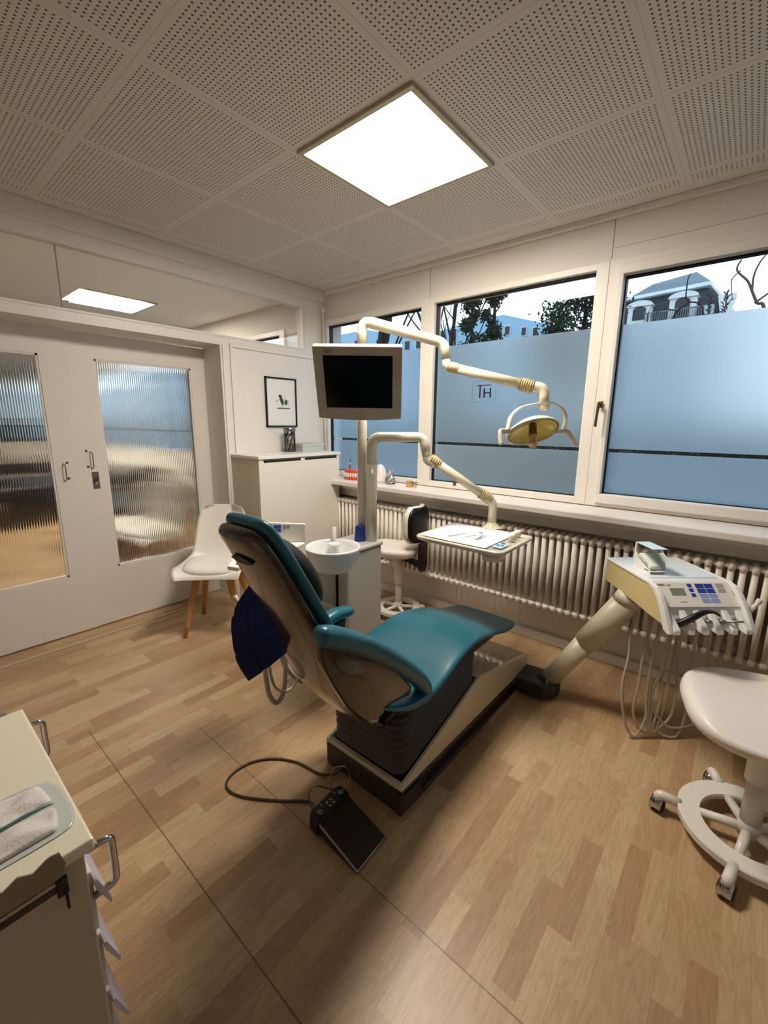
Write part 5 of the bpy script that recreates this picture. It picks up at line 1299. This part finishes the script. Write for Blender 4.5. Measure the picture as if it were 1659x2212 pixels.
# trees
bark = mat('bark', '#2b2622', .9, var=.2, scale=6)
leafm = mat('evergreen_leaf', '#25361f', .8, var=.4, scale=5)
def branchy(m, p, d, L, r, depth, rnd):
    n = 4; pts = [V(p)]; dd = V(d).normalized()
    for k in range(n):
        dd = (dd+V((rnd.uniform(-.18, .18), rnd.uniform(-.18, .18), rnd.uniform(-.08, .12)))).normalized(); pts.append(pts[-1]+dd*L/n)
    m.tube(pts, [r*(1-.55*k/n) for k in range(n+1)], 7, sub=2)
    if depth > 0:
        for k in range(rnd.randint(2, 3)):
            q = pts[rnd.randint(2, n)]; nd_ = (dd+V((rnd.uniform(-.9, .9), rnd.uniform(-.5, .5), rnd.uniform(-.1, .8)))).normalized()
            branchy(m, q, nd_, L*rnd.uniform(.5, .75), r*.5, depth-1, rnd)
def bare_tree(x, y, h, r, lab, seed, lean=(0, 0), depth=4):
    rnd = random.Random(seed); m = MB()
    base = V((x, y, -.6)); top = V((x+lean[0], y+lean[1], -.6+h*.55))
    m.tube([base, (base+top)/2+V((.05, 0, 0)), top], [r, r*.85, r*.7], 10, sub=3)
    for k in range(4):
        branchy(m, base.lerp(top, .7+.1*k), (rnd.uniform(-.5, .5)+lean[0]*.2, rnd.uniform(-.3, .3), 1), h*.42, r*.5, depth-1, rnd)
    t = solo('bare_tree', m, bark, lab, 'tree'); return t
bare_tree(-5.62, 9.0, 6.5, .085, 'dark bare trunk close to the left edge of middle window', 3, (.0, 0), 3)
bare_tree(-5.45, 9.2, 6.5, .05, 'thin bare stem right of the darkest trunk in middle window', 8, (-.12, 0), 3)
bare_tree(-5.95, 9.4, 6.2, .04, 'slender bare stem at far left of the middle window', 5, (.05, 0), 3)
bare_tree(-7.75, 9.0, 7.5, .20, 'thick dark trunk seen above the monitor', 11, (.05, 0), 3)
bare_tree(-7.35, 8.0, 6.0, .05, 'leaning bare stem right of the thick trunk', 12, (.7, 0), 4)
bare_tree(-8.9, 9.0, 6.0, .05, 'leaning bare stem left of the thick trunk', 15, (-.9, 0), 3)
def leafy(x, y, h, rad, lab, seed, zlo=1.5, n=2600):
    rnd = random.Random(seed); t = thing('evergreen_tree', lab, 'tree', (x, y, -.6))
    m = MB(); m.tube([(x, y, -.6), (x+.05, y, h*.5), (x, y, h)], [.09, .06, .02], 8, sub=3)
    for k in range(14):
        z = zlo+(h-zlo)*k/14; a = k*2.4; m.tube([(x, y, z), (x+rad*.7*math.cos(a), y+rad*.7*math.sin(a), z+.25)], [.02, .006], 5, smooth_path=False)
    m.build('trunk', bark, t)
    lf = MB()
    cl = []
    for k in range(36):
        z = zlo+(h-zlo)*rnd.random(); rr_ = rad*(1.05-.45*(z-zlo)/(h-zlo))*math.sqrt(rnd.random()); a = rnd.random()*2*PI; cl.append((x+rr_*math.cos(a), y+rr_*math.sin(a), z))
    for k in range(n):
        c = rnd.choice(cl); g_ = rad*.20
        p = V((c[0]+rnd.gauss(0, g_), c[1]+rnd.gauss(0, g_), c[2]+rnd.gauss(0, g_)))
        a_ = V((rnd.gauss(0, 1), rnd.gauss(0, 1), rnd.gauss(0, 1))).normalized(); b__ = a_.orthogonal().normalized(); s_ = rnd.uniform(.025, .05)
        lf.add([p-a_*s_, p+b__*s_*.5, p+a_*s_, p-b__*s_*.5], [(0, 1, 2, 3)], False)
    tag(lf.build('foliage', leafm, t), kind='stuff')
leafy(-5.1, 9.0, 4.1, .28, 'narrow evergreen left of centre in the middle window', 21, 1.5, 3800)
leafy(-4.72, 9.3, 4.4, .30, 'fuller evergreen with pale branches in the middle window', 22, 1.5, 4500)
leafy(-2.72, 9.0, 3.85, .75, 'broad dark evergreen at the right of the middle window', 23, 2.0, 9000)
# near branches outside the right window
nb = MB()
for pts, r in (([(-.05, 7.05, 2.6), (-.12, 7.0, 2.83), (-0.176, 7.0, 2.86), (-0.243, 7.0, 3.0), (-0.30, 7.0, 3.12), (-0.417, 7.0, 3.261), (-0.39, 7.0, 3.37)], .018), ([(-0.243, 7.0, 3.0), (-0.249, 7.0, 3.174), (-0.214, 7.0, 3.306), (-0.172, 7.0, 3.377), (-.12, 7, 3.5)], .011),
               ([(-.38, 7, 3.25), (-0.451, 7.0, 3.169), (-0.44, 7.0, 3.06), (-0.417, 7.0, 2.93)], .007), ([(-.2, 7, 2.86), (-.05, 7, 2.98), (.1, 7, 3.05)], .012)):
    nb.tube([V(p) for p in pts], [r*(1-.5*k/(len(pts)-1)) for k in range(len(pts))], 8)
nb.tube([(-.05, 7.05, 2.62), (.05, 7.1, 1.2), (.05, 7.1, -.6)], [.022, .04, .05], 8)
solo('bare_shrub', nb, mat('pale_bark', '#5d4f47', .9), 'pale bare branches outside at the right of right window', 'shrub')
nb = MB()
for pts, r in (([(-1.12, 7, 2.4), (-.998, 7.0, 2.829), (-.91, 7, 2.93), (-.855, 7.0, 2.975), (-0.893, 7.0, 3.029), (-.90, 7, 3.15), (-.90, 7, 3.25), (-0.88, 7.0, 3.31)], .011), ([(-.855, 7, 2.975), (-0.758, 7.0, 2.948), (-0.69, 7.0, 2.85), (-.66, 7, 2.6)], .010), ([(-.95, 7, 2.88), (-1.12, 7, 2.93), (-1.3, 7, 2.85)], .006), ([(-1.25, 7, 2.5), (-1.3, 7, 2.85), (-1.27, 7, 2.98)], .007)):
    nb.tube([V(p) for p in pts], [r*(1-.5*k/(len(pts)-1)) for k in range(len(pts))], 8)
nb.tube([(-1.12, 7, 2.42), (-1.1, 7.1, 1), (-1.1, 7.1, -.6)], [.014, .03, .04], 8)
solo('bare_shrub', nb, bark, 'dark thin branches outside before the mansard house', 'shrub')
for k in range(2):
    rnd = random.Random(40+k); x = (-.46, -.62)[k]; m = MB()
    for j in range(22):
        a = rnd.uniform(-1.2, 1.2); z = 2.72+.012*j; p = V((x+rnd.uniform(-.02, .02), 6.8, z)); q_ = p+V((math.sin(a)*.07, rnd.uniform(-.04, .04), .03+.02*math.cos(a)))
        m.tube([p, (p+q_)/2+V((0, 0, .008)), q_], [.002, .007, .001], 5, smooth_path=False)
    m.tube([(x, 6.8, 2.99), (x, 6.8, -.6)], [.006, .02], 6, smooth_path=False)
    solo('leafy_shoot', m, mat('reddish_leaf', '#3a2b2e', .7), ('dark leafy shoot beside the pale branches', 'low leafy shoot left of the pale branches')[k], 'shrub')

# clipped hedge beyond the windows, seen through the clear stripe of the film
hg = thing('garden_hedge', 'dark clipped hedge glimpsed through the clear stripe in the film', 'hedge', (-3, 5.5, -.6))
MB().box((-16, 5.2, -.6), (9, 5.8, 1.45), .15, 3).build('hedge_core', mat('hedge_core', '#161d14', .95), hg)
rnd = random.Random(5); lf = MB()
for k in range(5000):
    p = V((rnd.uniform(-12, 6), 5.16+rnd.uniform(-.05, .05), rnd.uniform(.9, 1.6))); a_ = V((rnd.gauss(0, 1), rnd.gauss(0, 1), rnd.gauss(0, 1))).normalized(); b__ = a_.orthogonal().normalized(); s_ = rnd.uniform(.02, .04)
    lf.add([p-a_*s_, p+b__*s_*.5, p+a_*s_, p-b__*s_*.5], [(0, 1, 2, 3)], False)
tag(lf.build('hedge_leaves', leafm, hg), kind='stuff')
